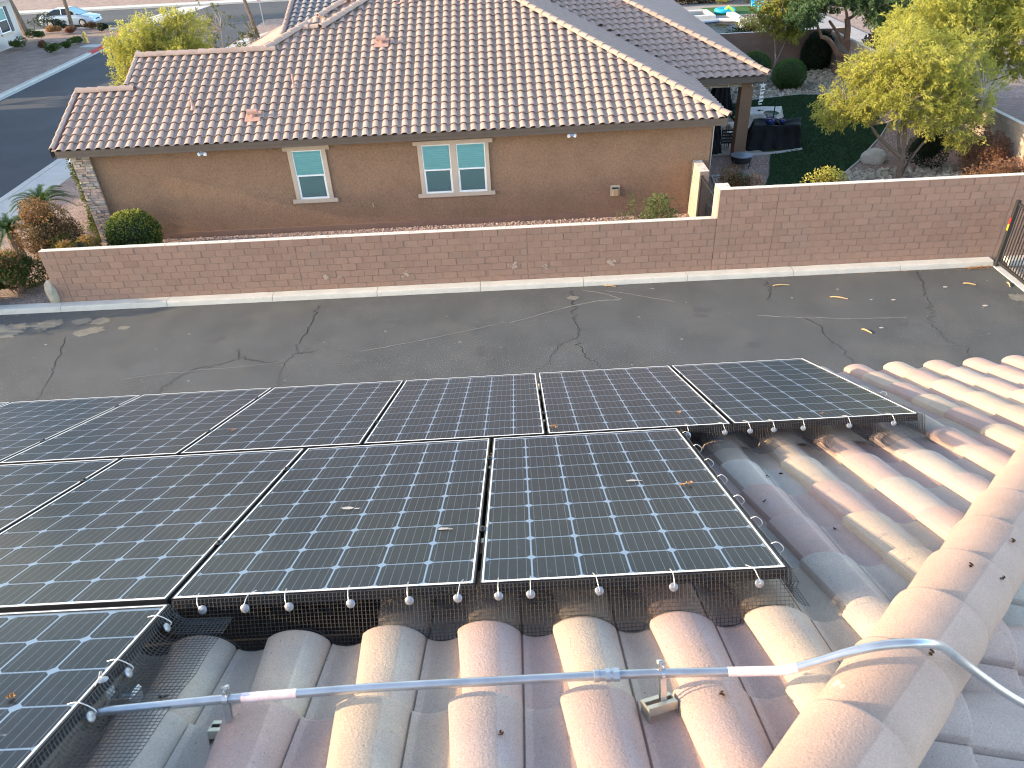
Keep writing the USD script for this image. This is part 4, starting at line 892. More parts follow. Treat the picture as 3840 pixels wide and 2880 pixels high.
# windows with trim, sashes, shutters
def window(x0, x1, z0, z1, units, label):
    wx = thing('window', label, 'window') if False else None
    tr = MB()
    t = .255; y = Y0
    tr.cbox((x0, y - .055, z1 - .13), (x1, y + .01, z1), .006).cbox((x0 - .0, y - .055, z0), (x1, y + .01, z0 + .13), .006)
    tr.cbox((x0 + .13, y - .045, z0 + .129), (units[0][0], y + .01, z1 - .129), .006).cbox((units[-1][1], y - .045, z0 + .129), (x1 - .13, y + .01, z1 - .129), .006)
    for a, b in zip(units[:-1], units[1:]): tr.cbox((a[1], y - .045, z0 + .129), (b[0], y + .01, z1 - .129), .006)
    wp = part('window', tr, M_trim, bh, label=label)
    za, zb = z0 + .13, z1 - .13; zm = za + (zb - za) * .49
    for a, b in units:
        f = MB(); w = .035
        f.cbox((a, y - .034, za), (b, y - .002, za + w), .003).cbox((a, y - .034, zb - w), (b, y - .002, zb), .003).cbox((a, y - .034, za + w), (a + w, y - .002, zb - w), .003).cbox((b - w, y - .034, za + w), (b, y - .002, zb - w), .003)
        f.cbox((a + w, y - .037, zm - .025), (b - w, y - .002, zm + .025), .003)
        f.cbox((a + w, y - .031, za + w), (a + w + .03, y - .004, zm - .025), .002).cbox((b - w - .03, y - .031, za + w), (b - w, y - .004, zm - .025), .002).cbox((a + w + .03, y - .031, za + w), (b - w - .03, y - .004, za + w + .03), .002)
        part('sash_frame', f, M_white, wp)
        for q0, q1 in ((za + w, zm - .025), (zm + .025, zb - w)):
            part('pane', MB().box((a + w, y - .0245, q0), (b - w, y - .0215, q1)), M_glass, wp)
        part('insect_screen', MB().add([(a + w, y - .0275, za + w), (b - w, y - .0275, za + w), (b - w, y - .0275, zm - .025), (a + w, y - .0275, zm - .025)], [[0, 1, 2, 3]]), M_screen, wp)
        mid = (a + b) / 2
        sh = MB().box((mid - .02, y - .016, za + w), (mid + .02, y - .004, zb - w)).box((a + w, y - .016, za + w), (a + w + .03, y - .004, zb - w)).box((b - w - .03, y - .016, za + w), (b - w, y - .004, zb - w)).box((a + w, y - .004, za + w), (b - w, y - .0015, zb - w))
        part('shutter_frame', sh, M_shut, wp)
        lo = MB(); n = int((zb - za - .1) / .075)
        for k in range(n):
            z = za + .06 + k * .075
            for l, r in ((a + w + .03, mid - .02), (mid + .02, b - w - .03)):
                lo.box((l, -.030, -.003), (r, .030, .003), R=[[1, 0, 0], [0, .22, .97], [0, -.97, .22]] if True else None, o=(0, y - .0105, z))
        part('shutter_slats', lo, M_shut, wp, kind='stuff')
window(5.47, 6.95, 1.12, 2.98, [(5.74, 6.68)], 'single window with white sashes and pale trim')
window(9.60, 12.13, 1.10, 2.95, [(9.86, 10.77), (10.96, 11.88)], 'double window with white sashes and pale trim')
vb_ = part('wall_vent', MB().cbox((15.93, Y0 - .035, .84), (16.24, Y0 + .01, 1.20), .008), M_trim, bh, label='tan metal wall vent with a hood')
part('vent_hood', MB().cbox((15.99, Y0 - .14, .86), (16.18, Y0 - .034, 1.10), .02), pm('vent_metal', (.55, .42, .26), var=.1, scale=7, rough=.4, metallic=.6), vb_)
part('vent_slot', MB().box((15.985, Y0 - .09, 1.102), (16.185, Y0 - .036, 1.135)), M_dark, vb_)
part('outlet_cover', MB().cbox((18.62, Y0 - .02, .62), (18.78, Y0 + .01, .86), .005), M_stucco, bh)
# stacked stone column at the left corner
g = np.random.default_rng(21)
part('stone_backing', MB().box((-1.16, Y0 - .06, -.1), (-.64, Y0 + .5, 3.10)), M_mortar, bh)
def stones(faces):
    for (P0, eu, en, width) in faces:
        z = 0.0
        while z < 3.08:
            h = min(g.uniform(.06, .13), 3.09 - z); x = 0.0
            if h < .03: break
            while x < width - .02:
                w_ = min(g.uniform(.10, .30), width - x)
                if width - x - w_ < .06: w_ = width - x
                d = g.uniform(.02, .055)
                lo, hi = A([x + .004, -.03, z + .004]), A([x + w_ - .004, d, z + h - .004])
                v, f = cbox_unit(tuple(np.round(hi - lo, 3)), .008)
                v = v + (lo + hi) / 2 + g.normal(0, .0025, v.shape)
                w3 = A(P0) + v[:, :1] * A(eu) + v[:, 1:2] * A(en) + v[:, 2:] * EZZ
                part('veneer_stone', (w3, f if np.dot(np.cross(eu, en), EZZ) > 0 else f[:, ::-1]), M_stone[g.integers(0, 4)], bh)
                x += w_
            z += h
stones([((-.62, Y0 - .06, 0), (-1, 0, 0), (0, -1, 0), .58), ((-1.16, Y0 - .08, 0), (0, 1, 0), (-1, 0, 0), .5)])
# eave lamps, camera
def eave_lamp(x, label, two=True):
    t = thing('eave_lamp', label, 'lamp', loc=(x, YE + .12, 3.09))
    part('mount', MB().lathe([(.0, 0), (.05, 0), (.045, -.03), (0, -.035)][::-1], 14), M_alu, t)
    part('sensor', MB().cbox((-.06, -.07, -.11), (.06, .03, -.03), .015), pm('lamp_blue_grey', (.25, .32, .45), var=.05, scale=8, rough=.4), t)
    for s_ in ((-1, 1) if two else (1,)):
        part('lamp_head', MB().lathe([(0, .03), (.035, .025), (.06, -.05), (.0, -.055)][::-1], 14, (s_ * .10, -.03, -.075), A([[1, 0, s_ * .35], [0, 1, -.3], [-s_ * .35, .3, 1]])), M_white, t, smooth=40)
eave_lamp(3.05, 'twin eave floodlight under the fascia left of the single window')
eave_lamp(14.62, 'eave floodlight under the fascia right of the double window')
sc = thing('security_camera', 'white bullet camera under the left end of the fascia', 'camera', loc=(-1.12, YE + .15, 2.98))
part('body', MB().tube([(0, .10, 0), (.02, -.10, -.05)], .045, 14), M_white, sc, smooth=40); part('bracket', MB().tube([(0, .05, 0), (0, .08, .12)], .02, 8), M_white, sc); part('lens', MB().tube([(.02, -.10, -.05), (.022, -.108, -.052)], .036, 12), M_frame, sc)
# downspout at the right corner
part('downspout', MB().tube([(19.19, 4.62, 3.0), (19.19, 4.55, .6), (19.25, 4.5, .3), (19.55, 4.1, .22)], .035, 8), M_alu, bh, smooth=40)

# ------------------------------------------------------------------ plants
def leaf_cloud(pts, size, aspect=0.4, g=None, droop=0.0, outward=None, bend=0.25):
    """diamond leaves folded along the midrib at the points; size may vary"""
    n = len(pts); d = g.normal(size=(n, 3))
    if outward is not None: d = d * .8 + outward
    d[:, 2] -= droop; d /= np.linalg.norm(d, axis=1, keepdims=True)
    r = g.normal(size=(n, 3)); w = np.cross(d, r); w /= np.maximum(np.linalg.norm(w, axis=1, keepdims=True), 1e-9); up = np.cross(w, d)
    L_ = (size * g.uniform(.6, 1.25, n))[:, None]
    p0 = pts; p1 = pts + d * L_ * .5 + w * L_ * aspect * .5 + up * L_ * bend * aspect; p2 = pts + d * L_ ; p3 = pts + d * L_ * .5 - w * L_ * aspect * .5 + up * L_ * bend * aspect
    Vv = np.stack([p0, p1, p2, p3], 1).reshape(-1, 3); b = np.arange(n)[:, None] * 4
    return Vv, np.vstack([b + [0, 1, 2], b + [0, 2, 3]])
def ellip(n, g, c, r, lo=0.0, hi=1.0):
    q = g.normal(size=(n, 3)); q /= np.linalg.norm(q, axis=1, keepdims=True)
    return A(c) + q * (g.uniform(lo ** 3, hi ** 3, n) ** (1 / 3))[:, None] * A(r), q
def bush(name, label, c, r, mat, n=2500, size=.05, aspect=.55, cat='shrub', seed=0, group=None, twigs=True, lumps=9, clipped=False, mat2=None, frac2=.25, core=True):
    g = np.random.default_rng(seed + 500); p = thing(name, label, cat, loc=(c[0], c[1], c[2] - r[2]), group=group); c0 = A([0, 0, r[2]])
    if clipped:
        P, q = ellip(n, g, c0, r, .86, 1.02); bumps = 1 + .06 * (meshkit.noise(q * 3 + seed) - .5)[:, None]; P = c0 + (P - c0) * bumps
        P[:, 2] = np.where(P[:, 2] < .12, .12 + g.random(n) * .1, P[:, 2])
    else:
        P = []; Q = []
        cs_, _ = ellip(lumps, g, c0, A(r) * .62, .4, 1)
        for k in range(lumps):
            a, b = ellip(n // lumps, g, cs_[k], A(r) * g.uniform(.34, .52), .55, 1.0); P.append(a); Q.append(b)
        P = np.vstack(P); q = np.vstack(Q)
        ok = P[:, 2] > .03; P, q = P[ok], q[ok]
    k = g.random(len(P)) < (frac2 if mat2 is not None else 0)
    if mat2 is not None: k = k | ((P[:, 2] > r[2] * 1.45) & (g.random(len(P)) < .55))
    Vv, F = leaf_cloud(P[~k], np.full((~k).sum(), size), aspect, g, 0, q[~k] * .9); part('foliage', (Vv, F), mat, p)
    if mat2 is not None: part('foliage', leaf_cloud(P[k], np.full(k.sum(), size), aspect, g, 0, q[k] * .9), mat2, p, label='yellowed outer leaves')
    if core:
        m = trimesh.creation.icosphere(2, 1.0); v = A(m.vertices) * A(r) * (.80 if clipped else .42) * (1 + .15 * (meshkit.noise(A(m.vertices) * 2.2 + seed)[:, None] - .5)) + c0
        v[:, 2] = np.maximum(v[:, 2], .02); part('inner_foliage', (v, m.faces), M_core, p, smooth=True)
    if twigs:
        mb = MB()
        for _ in range(9):
            e = P[g.integers(0, len(P))]; mb.tube([(g.normal(0, .05), g.normal(0, .05), 0), (e * .5) + g.normal(0, .04, 3), e], [.018, .012, .004], 5)
        part('stem', mb, M_bark, p)
    return p
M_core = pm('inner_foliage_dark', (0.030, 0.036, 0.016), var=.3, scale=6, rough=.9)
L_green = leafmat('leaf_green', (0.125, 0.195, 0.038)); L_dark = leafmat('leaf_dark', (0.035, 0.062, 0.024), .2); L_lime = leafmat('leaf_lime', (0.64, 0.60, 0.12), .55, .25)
L_lime2 = leafmat('leaf_lime_green', (0.50, 0.52, 0.11), .52, .3); L_yellow = leafmat('leaf_yellow', (0.46, 0.36, 0.07), .4); L_brown = leafmat('leaf_brown', (0.25, 0.15, 0.06), .3); L_rust = leafmat('leaf_rust', (0.42, 0.20, 0.12), .35)
L_clip = leafmat('leaf_clipped', (0.13, 0.28, 0.05), .35); L_teal = leafmat('leaf_teal', (0.22, 0.36, 0.16), .4); L_palm = leafmat('leaf_sago', (0.085, 0.15, 0.030), .2, .3, .4); L_vine = leafmat('leaf_vine', (.17, .20, .03), .3); L_fern = leafmat('leaf_fern', (.24, .30, .10), .4)
L_orange = leafmat('leaf_orange', (.56, .31, .13), .4)

def limb(mb, a, b, r0, r1, g, kink=.08, n=6):
    a, b = A(a, float), A(b, float); t = np.linspace(0, 1, n)[:, None]; L_ = np.linalg.norm(b - a)
    P = a + (b - a) * t + np.sin(t * np.pi) * g.normal(0, kink * L_, 3); mb.tube(P, np.linspace(r0, r1, n), 7); return P
def tree(name, label, base, limbs, clumps, n, size, aspect, mat, bark, seed, droop=.2, mat2=None, frac2=.3, cat='tree', twig=40, lo=.2, trunk_r=.1, twigmat=None):
    """limbs: list of (from point, to point, r0, r1); clumps: (centre, radii) in world; leaves grow in twig-sized tufts inside each clump"""
    g = np.random.default_rng(seed); base = A(base, float); p = thing(name, label, cat, loc=base)
    mb = MB(); ends = []
    for a, b, r0, r1 in limbs: ends.append(limb(mb, A(a) - base, A(b) - base, r0, r1, g)[-1])
    part('trunk', mb, bark, p, smooth=50)
    P, Q = [], []; tw = MB(); tot = sum(np.prod(A(r)) ** (2 / 3) for _, r in clumps)
    cl2 = []
    for c, r in clumps:
        for _ in range(5): cl2.append((A(c) + g.uniform(-.75, .75, 3) * A(r), A(r) * g.uniform(.42, .70)))
    tot = sum(np.prod(A(r)) ** (2 / 3) for _, r in cl2)
    for c, r in cl2:
        k = int(n * np.prod(A(r)) ** (2 / 3) / tot); nt = max(4, k // 16)
        tc, tq = ellip(nt, g, A(c) - base, r, lo, 1.0)
        tc = tc + g.normal(0, .04, tc.shape)
        dirs = tq * .7 + g.normal(0, .5, tq.shape); dirs[:, 2] -= droop * .8; dirs /= np.linalg.norm(dirs, axis=1, keepdims=True)
        tl = g.uniform(.12, .38, nt)[:, None]
        kk = np.repeat(np.arange(nt), 16); s_ = g.random(len(kk))[:, None]
        P.append(tc[kk] + dirs[kk] * tl[kk] * s_ + g.normal(0, .028, (len(kk), 3))); Q.append(dirs[kk] * .9)
        e = min(ends, key=lambda q: np.linalg.norm(q - (A(c) - base)))
        for j in range(min(twig, nt)):
            b = tc[j * (nt // max(1, min(twig, nt)))]; m_ = (e + b) / 2 + g.normal(0, .08, 3) - [0, 0, .05]
            tw.tube([e, m_, b], [.014, .009, .003], 4, caps=False)
    P = np.vstack(P); Q = np.vstack(Q)
    k = g.random(len(P)) < frac2 if mat2 is not None else np.zeros(len(P), bool)
    part('crown', leaf_cloud(P[~k], np.full((~k).sum(), size), aspect, g, droop, Q[~k]), mat, p)
    if k.any(): part('crown', leaf_cloud(P[k], np.full(k.sum(), size), aspect, g, droop, Q[k]), mat2, p)
    if tw.n: part('twigs', tw, twigmat or bark, p)
    return p
# the big lime tree over the yard corner
B = A([26.55, 6.35, .13])
tree('lime_tree', 'near lime green feathery tree with several leaning trunks behind the tall block wall', B,
     [(B, (26.5, 6.4, .95), .13, .11), ((26.5, 6.4, .9), (25.3, 6.8, 2.0), .08, .04), ((26.5, 6.4, .9), (26.2, 6.9, 2.6), .08, .04), (B, (27.3, 6.7, 1.8), .06, .035), (B, (27.9, 6.6, 2.1), .05, .03), ((26.5, 6.4, .9), (26.9, 7.2, 2.8), .06, .03), ((25.3, 6.8, 2.0), (24.4, 7.0, 2.5), .04, .02), ((26.2, 6.9, 2.6), (25.6, 7.2, 3.6), .04, .02), ((27.9, 6.6, 2.1), (29.0, 6.8, 2.8), .03, .02)],
     [((24.5, 7.0, 2.75), (.8, .8, .55)), ((25.3, 7.2, 3.35), (1.0, 1.0, .7)), ((26.3, 7.2, 3.7), (1.1, 1.1, .75)), ((27.3, 7.3, 3.55), (1.1, 1.1, .8)), ((28.3, 7.2, 3.0), (1.0, 1.0, .75)), ((26.1, 6.3, 2.65), (.9, .8, .55)), ((27.3, 6.4, 2.55), (1.0, .8, .6)), ((28.5, 6.6, 2.2), (.8, .8, .55)), ((25.1, 6.4, 2.5), (.75, .7, .5)), ((24.0, 6.9, 2.35), (.5, .5, .35)), ((27.0, 6.1, 2.0), (.5, .4, .35)), ((28.1, 6.2, 1.75), (.55, .4, .4)), ((26.8, 7.9, 4.3), (1.2, 1.0, .7)), ((28.4, 8.0, 4.0), (1.2, 1.0, .8)), ((25.4, 7.8, 4.0), (.9, .9, .6)), ((29.3, 7.3, 2.7), (.9, .9, .7))],
     64000, .12, .27, L_lime, M_bark, 31, .25, L_lime2, .35, twigmat=M_twig, twig=16)
B = A([31.6, 12.6, .13])
tree('lime_tree', 'farther lime green feathery tree leaning over the yard wall at the top right', B,
     [(B, (31.3, 12.4, 1.6), .17, .12), ((31.3, 12.4, 1.6), (29.6, 12.2, 3.4), .10, .05), ((31.3, 12.4, 1.6), (32.4, 12.4, 3.6), .10, .05), ((31.3, 12.4, 1.6), (30.8, 12.8, 4.4), .09, .04), ((31.3, 12.4, 1.6), (33.2, 11.4, 2.6), .05, .02)],
     [((28.6, 12.0, 3.6), (1.3, 1.2, .8)), ((30.0, 12.0, 4.2), (1.5, 1.4, 1.0)), ((31.6, 12.2, 4.7), (1.6, 1.5, 1.1)), ((33.0, 12.2, 4.2), (1.5, 1.4, 1.1)), ((29.6, 11.4, 3.0), (1.2, 1.0, .7)), ((31.2, 11.4, 3.3), (1.4, 1.0, .8)), ((32.8, 11.3, 3.0), (1.3, 1.0, .8)), ((30.5, 12.6, 5.4), (1.4, 1.3, .9)), ((32.5, 12.8, 5.6), (1.5, 1.3, .9)), ((34.2, 12.4, 3.6), (1.2, 1.2, .9)), ((28.3, 11.4, 2.9), (.8, .7, .5)), ((29.0, 11.6, 4.9), (1.5, 1.3, .9)), ((28.2, 10.6, 4.0), (1.2, 1.0, .8)), ((29.8, 10.2, 3.6), (1.3, 1.0, .8)), ((31.4, 10.4, 4.0), (1.4, 1.0, .9)), ((33.4, 10.6, 4.6), (1.4, 1.2, 1.0)), ((31, 12, 6.3), (1.8, 1.5, .8))],
     80000, .15, .28, L_lime, M_bark, 32, .25, L_lime2, .35, twigmat=M_twig, twig=10)
# old tree with a thick reddish trunk by the back wall
B = A([30.9, 21.3, .13])
tree('old_tree', 'old tree with thick reddish twisted trunk and blue green feathery crown by the back wall', B,
     [(B, (30.5, 21.1, .95), .30, .24), ((30.5, 21.1, .9), (29.7, 21.0, 1.35), .20, .15), ((29.7, 21.0, 1.3), (28.7, 21.0, 2.2), .14, .09), ((28.7, 21.0, 2.15), (28.1, 20.9, 3.1), .08, .05), ((30.5, 21.1, .95), (29.95, 21.0, 1.9), .17, .15), ((29.95, 21.0, 1.85), (29.8, 21.0, 3.0), .17, .13), ((29.8, 21, 1.9), (29.0, 21.2, 2.9), .10, .06), ((29.8, 21.0, 2.95), (29.4, 20.8, 3.7), .08, .05), ((29.8, 21.0, 2.95), (30.4, 20.9, 3.6), .09, .05), ((30.6, 21.1, .95), (31.4, 20.9, 2.5), .09, .05), ((31.4, 20.9, 2.5), (32.2, 20.8, 3.2), .05, .03)],
     [((28.2, 21.0, 3.7), (1.3, 1.2, .7)), ((29.6, 20.9, 4.2), (1.5, 1.3, .7)), ((31.2, 20.8, 3.9), (1.5, 1.3, .8)), ((32.8, 20.6, 3.6), (1.5, 1.3, .9)), ((32.2, 20.2, 2.9), (1.1, .9, .6)), ((33.8, 20.6, 3.0), (1.3, 1.2, .9)), ((31.2, 20.2, 3.0), (.7, .6, .45)), ((28.9, 21.3, 4.6), (1.6, 1.3, .7)), ((27.7, 21.0, 3.2), (.6, .6, .5))],
     60000, .14, .38, L_teal, M_barkred, 33, .15, L_green, .3, twig=8)
B = A([27.0, 22.4, .13])
tree('young_tree', 'small tree with broad yellow green leaves before the back wall', B, [(B, (26.95, 22.4, 1.2), .05, .04), ((26.95, 22.4, .6), (27.4, 22.4, 1.9), .035, .025), ((26.95, 22.4, 1.2), (26.7, 22.3, 2.3), .035, .02)],
     [((26.4, 22.2, 2.6), (.8, .7, .7)), ((27.2, 22.2, 2.9), (.9, .8, .8)), ((27.9, 22.2, 2.7), (.7, .7, .7)), ((26.8, 22.2, 3.5), (.9, .8, .6)), ((27.8, 22.4, 3.5), (.8, .8, .6))], 9000, .14, .6, L_lime2, M_twig, 34, .2, L_yellow, .3, twig=6)
B = A([27.3, 29.3, .13])
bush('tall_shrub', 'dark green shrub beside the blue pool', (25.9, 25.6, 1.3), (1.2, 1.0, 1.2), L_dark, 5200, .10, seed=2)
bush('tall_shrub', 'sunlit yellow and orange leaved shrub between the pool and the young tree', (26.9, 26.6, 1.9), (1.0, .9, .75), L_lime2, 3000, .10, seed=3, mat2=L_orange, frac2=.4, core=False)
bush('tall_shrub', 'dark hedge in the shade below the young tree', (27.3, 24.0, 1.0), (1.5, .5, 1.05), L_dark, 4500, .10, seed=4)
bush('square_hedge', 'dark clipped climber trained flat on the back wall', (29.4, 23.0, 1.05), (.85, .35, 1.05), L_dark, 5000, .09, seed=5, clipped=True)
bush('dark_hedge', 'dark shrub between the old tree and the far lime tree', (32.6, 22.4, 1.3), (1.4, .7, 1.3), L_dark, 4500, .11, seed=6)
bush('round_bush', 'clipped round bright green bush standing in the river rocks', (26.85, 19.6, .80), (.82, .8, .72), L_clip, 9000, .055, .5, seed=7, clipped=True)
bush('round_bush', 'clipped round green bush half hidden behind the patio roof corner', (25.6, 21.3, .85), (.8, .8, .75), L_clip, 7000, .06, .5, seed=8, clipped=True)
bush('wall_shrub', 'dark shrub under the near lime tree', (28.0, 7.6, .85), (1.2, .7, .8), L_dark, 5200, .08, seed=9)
bush('rusty_shrub', 'tall reddish brown shrub against the sunlit right yard wall', (29.3, 6.3, 1.25), (.95, .9, 1.15), L_rust, 5600, .075, seed=10, mat2=L_brown, frac2=.3, core=False)
bush('rusty_hedge', 'low rust coloured hedge behind the tall block wall at the right', (27.7, 2.2, 1.55), (1.75, .6, .75), L_orange, 8000, .07, seed=11, mat2=L_rust, frac2=.35, lumps=16)
bush('dry_shrub', 'dry orange brown shrub behind the wall step', (20.1, 4.2, 1.18), (.85, .7, .75), L_orange, 4200, .065, .5, seed=12, mat2=L_brown, frac2=.4)
bush('yellow_shrub', 'bright yellow green plant just showing over the tall wall', (22.3, 2.3, 1.5), (1.1, .45, .75), L_yellow, 2600, .08, seed=13, mat2=L_lime, frac2=.4, lumps=8)
bush('dark_hedge', 'dark hedge beyond the pool', (28.5, 47.0, .9), (5.5, .7, .95), L_dark, 6000, .16, seed=14, lumps=26)
for k, (x, y) in enumerate([(25.6, 46.2), (30.3, 45.9), (32.3, 46.0), (34.0, 44.0)]):
    bush('pool_shrub', ['bright green shrub beyond the pool at the roof edge', 'olive shrub beyond the pool float', 'olive shrub behind the blue chair', 'green shrub right of the blue chair'][k], (x, y, 1.0), (1.0, .8, .9), [L_green, L_lime2, L_lime2, L_green][k], 1800, .13, seed=60 + k)
# fern-like plant by the wall
fp = thing('arching_plant', 'bright green arching plant between the brown house and the low wall', 'plant', loc=(16.95, 2.35, .14))
g = np.random.default_rng(77); P, Q = [], []; mb = MB()
for k in range(46):
    a = g.uniform(0, 6.28); L_ = g.uniform(.7, 1.35); r_ = g.uniform(.25, .75); t = np.linspace(0, 1, 14)
    o_ = A([g.uniform(-.6, .6), g.uniform(-.25, .25), 0]); q = np.stack([o_[0] + np.cos(a) * r_ * t ** 1.3, o_[1] + np.sin(a) * r_ * .7 * t ** 1.3, L_ * 1.5 * np.sin(t * 2.3) / 1.2 * (1 - .15 * t)], 1); mb.tube(q, np.linspace(.008, .003, 14), 4, caps=False)
    for j in range(3, 14):
        for s_ in (-1, 1): P.append(q[j] + g.normal(0, .01, 3)); Q.append(A([-np.sin(a) * s_, np.cos(a) * s_, -.3]) * 2.0)
part('stem', mb, L_fern, fp); part('foliage', leaf_cloud(A(P), np.full(len(P), .12), .32, g, 0, A(Q)), L_fern, fp)
bush('low_weed', 'small green weed left of the arching plant', (14.3, 2.2, .35), (.35, .3, .25), L_fern, 700, .08, seed=15, core=False)
# left corner planting
bush('round_shrub', 'clipped round glossy green shrub at the foot of the stone column', (.55, 3.15, .80), (.80, .75, .78), L_green, 6500, .085, .6, seed=16, clipped=True, mat2=L_lime2, frac2=.28)
bush('tawny_shrub', 'large tawny brown shrub in front of the stone column', (-1.75, 2.5, 1.3), (1.1, .95, 1.22), L_brown, 11000, .08, .5, seed=17, mat2=L_orange, frac2=.22, lumps=14)
bush('tawny_shrub', 'dull olive brown shrub behind the wall end', (-1.0, 1.9, .75), (.75, .7, .65), L_brown, 3200, .07, .5, seed=18, mat2=L_green, frac2=.4)
bush('variegated_shrub', 'small yellow and red leaved shrub just behind the left end of the wall', (-.35, 1.6, 1.02), (.75, .45, .66), L_yellow, 5500, .08, .6, seed=19, mat2=L_orange, frac2=.35)
bush('corner_shrub', 'green and orange shrub at the left picture edge beside the wall end', (-2.2, .75, .82), (1.05, .95, .85), L_green, 11000, .085, .6, seed=20, mat2=L_orange, frac2=.25)
bush('corner_shrub', 'dark green shrub low at the left picture edge', (-2.9, .05, .55), (.6, .6, .45), L_green, 2200, .08, .6, seed=26)
bl = MB(); m = trimesh.creation.icosphere(3, 1.0); v = A(m.vertices); v = v * (1 + .35 * (meshkit.fbm(v * 1.4 + 3)[:, None] - .5)) * [.20, .20, .42]
solo('boulder', bl.add(v + [-.72, .10, .42], m.faces), pm('boulder_stone', (.36, .31, .24), var=.25, scale=6, rough=.95, bump=.6, bscale=20), 'tall buff boulder standing against the left end of the block wall', 'boulder', smooth=True)
def sago(c, L_, n, label, seed, ht=.42):
    g = np.random.default_rng(seed); p = thing('sago_palm', label, 'palm', loc=c)
    part('trunk', MB().lathe([(0, 0), (.16, 0), (.18, ht * .7), (.10, ht), (0, ht + .03)], 12), M_bark, p)
    for k in range(n):
        a = 2.4 * k + g.normal(0, .1); el = g.uniform(.15, 1.25); t = np.linspace(0, 1, 20)
        r_ = L_ * g.uniform(.8, 1.05); h = A([np.cos(a), np.sin(a), 0])
        q = A([0, 0, ht]) + h * (r_ * t * math.cos(el * .9))[:, None] + EZZ * (r_ * (math.sin(el) * t - .55 * t ** 2.2))[:, None]
        sd = np.cross(h, EZZ); mb = MB().tube(q, np.linspace(.012, .004, 20), 4, caps=False)
        for j in range(2, 20):
            w = .17 * math.sin(min(1, (j + 1) / 6) * 1.57) * (1 - .35 * t[j]); f_ = (q[j] - q[j - 1]); f_ /= np.linalg.norm(f_)
            for s_ in (-1, 1):
                for off in (0, .5):
                    b = q[j] - f_ * off * r_ / 20; tip = b + sd * s_ * w * .8 + f_ * w * .65 + EZZ * .035
                    mb.add([b - f_ * .013, b + f_ * .013, tip], [[0, 1, 2]])
        part('frond', mb, L_palm, p)
sago((-3.1, 5.0, .13), 1.25, 44, 'sago palm with a full rosette beside the pavement', 1, 1.2)
sago((-3.2, 3.0, .13), 1.0, 34, 'sago palm cut off by the left picture edge', 2, 1.1)
# climber on the column's outer edge
g = np.random.default_rng(9); n = 2600
P = np.stack([-1.27 + g.normal(0, .05, n), Y0 + g.uniform(-.12, .25, n), g.uniform(.1, 3.0, n)], 1); P[:, 0] -= .06 * (meshkit.noise(P * [1, 1, 3.0]) > .5)
cl = thing('climbing_vine', 'thin green vine climbing the outer edge of the stone column', 'vine', loc=(0, 0, 0))
part('foliage', leaf_cloud(P, np.full(n, .06), .6, g, .2), L_vine, cl); part('stem', MB().tube([(-1.22, 4.4, .1), (-1.24, 4.38, 1.5), (-1.22, 4.42, 3.0)], .012, 6), M_bark, cl)
bush('low_grass_clump', 'low green clump beside the foot of the vine', (-1.9, 5.6, .3), (.5, .5, .3), L_green, 900, .10, .2, seed=22, core=False)
# trees behind the left roof
B = A([-1.2, 13.0, .1])
tree('yellow_tree', 'yellow green fine leaved tree behind the left roof', B, [(B, (-1.2, 13, 2.2), .12, .09), ((-1.2, 13, 2.0), (-2.0, 13, 4.0), .07, .03), ((-1.2, 13, 2.0), (-.3, 13.2, 4.2), .07, .03), ((-1.2, 13, 2.0), (-1.1, 12.9, 4.6), .07, .03)],
     [((-2.2, 12.9, 4.3), (.85, .9, .9)), ((-1.3, 12.9, 4.8), (.9, 1, .85)), ((-.3, 13.0, 4.6), (.95, 1, .9)), ((.5, 13.1, 4.3), (.75, .9, .7)), ((-1.6, 12.8, 3.6), (1.0, 1, .8)), ((-2.6, 12.7, 3.4), (.55, .6, .55)), ((-.2, 13, 5.4), (.5, .5, .5)), ((-2.0, 12.7, 2.8), (.6, .6, .6))], 36000, .13, .25, L_lime, M_bark, 41, .3, L_lime2, .45, twig=8)
B = A([-.9, 20.5, .1])
tree('bare_tree', 'thin half bare tree with pale twigs behind the left roof', B, [(B, (-.95, 20.5, 1.9), .05, .04), ((-.95, 20.5, 1.8), (-1.3, 20.5, 3.2), .035, .02), ((-.95, 20.5, 1.8), (-.3, 20.6, 3.0), .03, .02), ((-.95, 20.5, 2.0), (-.9, 20.4, 4.0), .03, .015), ((-.95, 20.5, 1.5), (.5, 20.6, 2.6), .025, .012), ((-.3, 20.6, 3.0), (.6, 20.7, 3.6), .02, .01), (B, (-2.2, 20.4, 2.2), .03, .015)],
     [((-1.4, 20.5, 3.9), (1.2, 1, .9)), ((-.2, 20.5, 3.6), (1.1, 1, .9)), ((.8, 20.6, 2.7), (.9, .8, .8)), ((-2.0, 20.4, 2.6), (.7, .7, .8))], 3800, .10, .45, L_green, M_twig, 42, .2, L_yellow, .3, twig=60, lo=.2)
B = A([.75, 22, .1])
mb = MB(); g = np.random.default_rng(5); limb(mb, (0, 0, 0), (-.35, 0, 2.6), .15, .12, g, .02, 8); limb(mb, (-.35, 0, 2.55), (-.85, .1, 5.5), .12, .08, g, .02, 8); limb(mb, (-.4, 0, 3.2), (-.95, 0, 4.0), .05, .03, g); limb(mb, (-.75, 0, 5.0), (-.2, .2, 7.0), .06, .03, g)
t = thing('street_tree', 'bare dark leaning tree trunk behind the left roof', 'tree', loc=B); part('trunk', mb, M_bark, t, smooth=50)
P, q = ellip(6000, g, (-.6, 0, 8.2), (2.2, 2.2, 1.5), .3, 1); part('crown', leaf_cloud(P, np.full(len(P), .12), .4, g, .2), L_green, t)

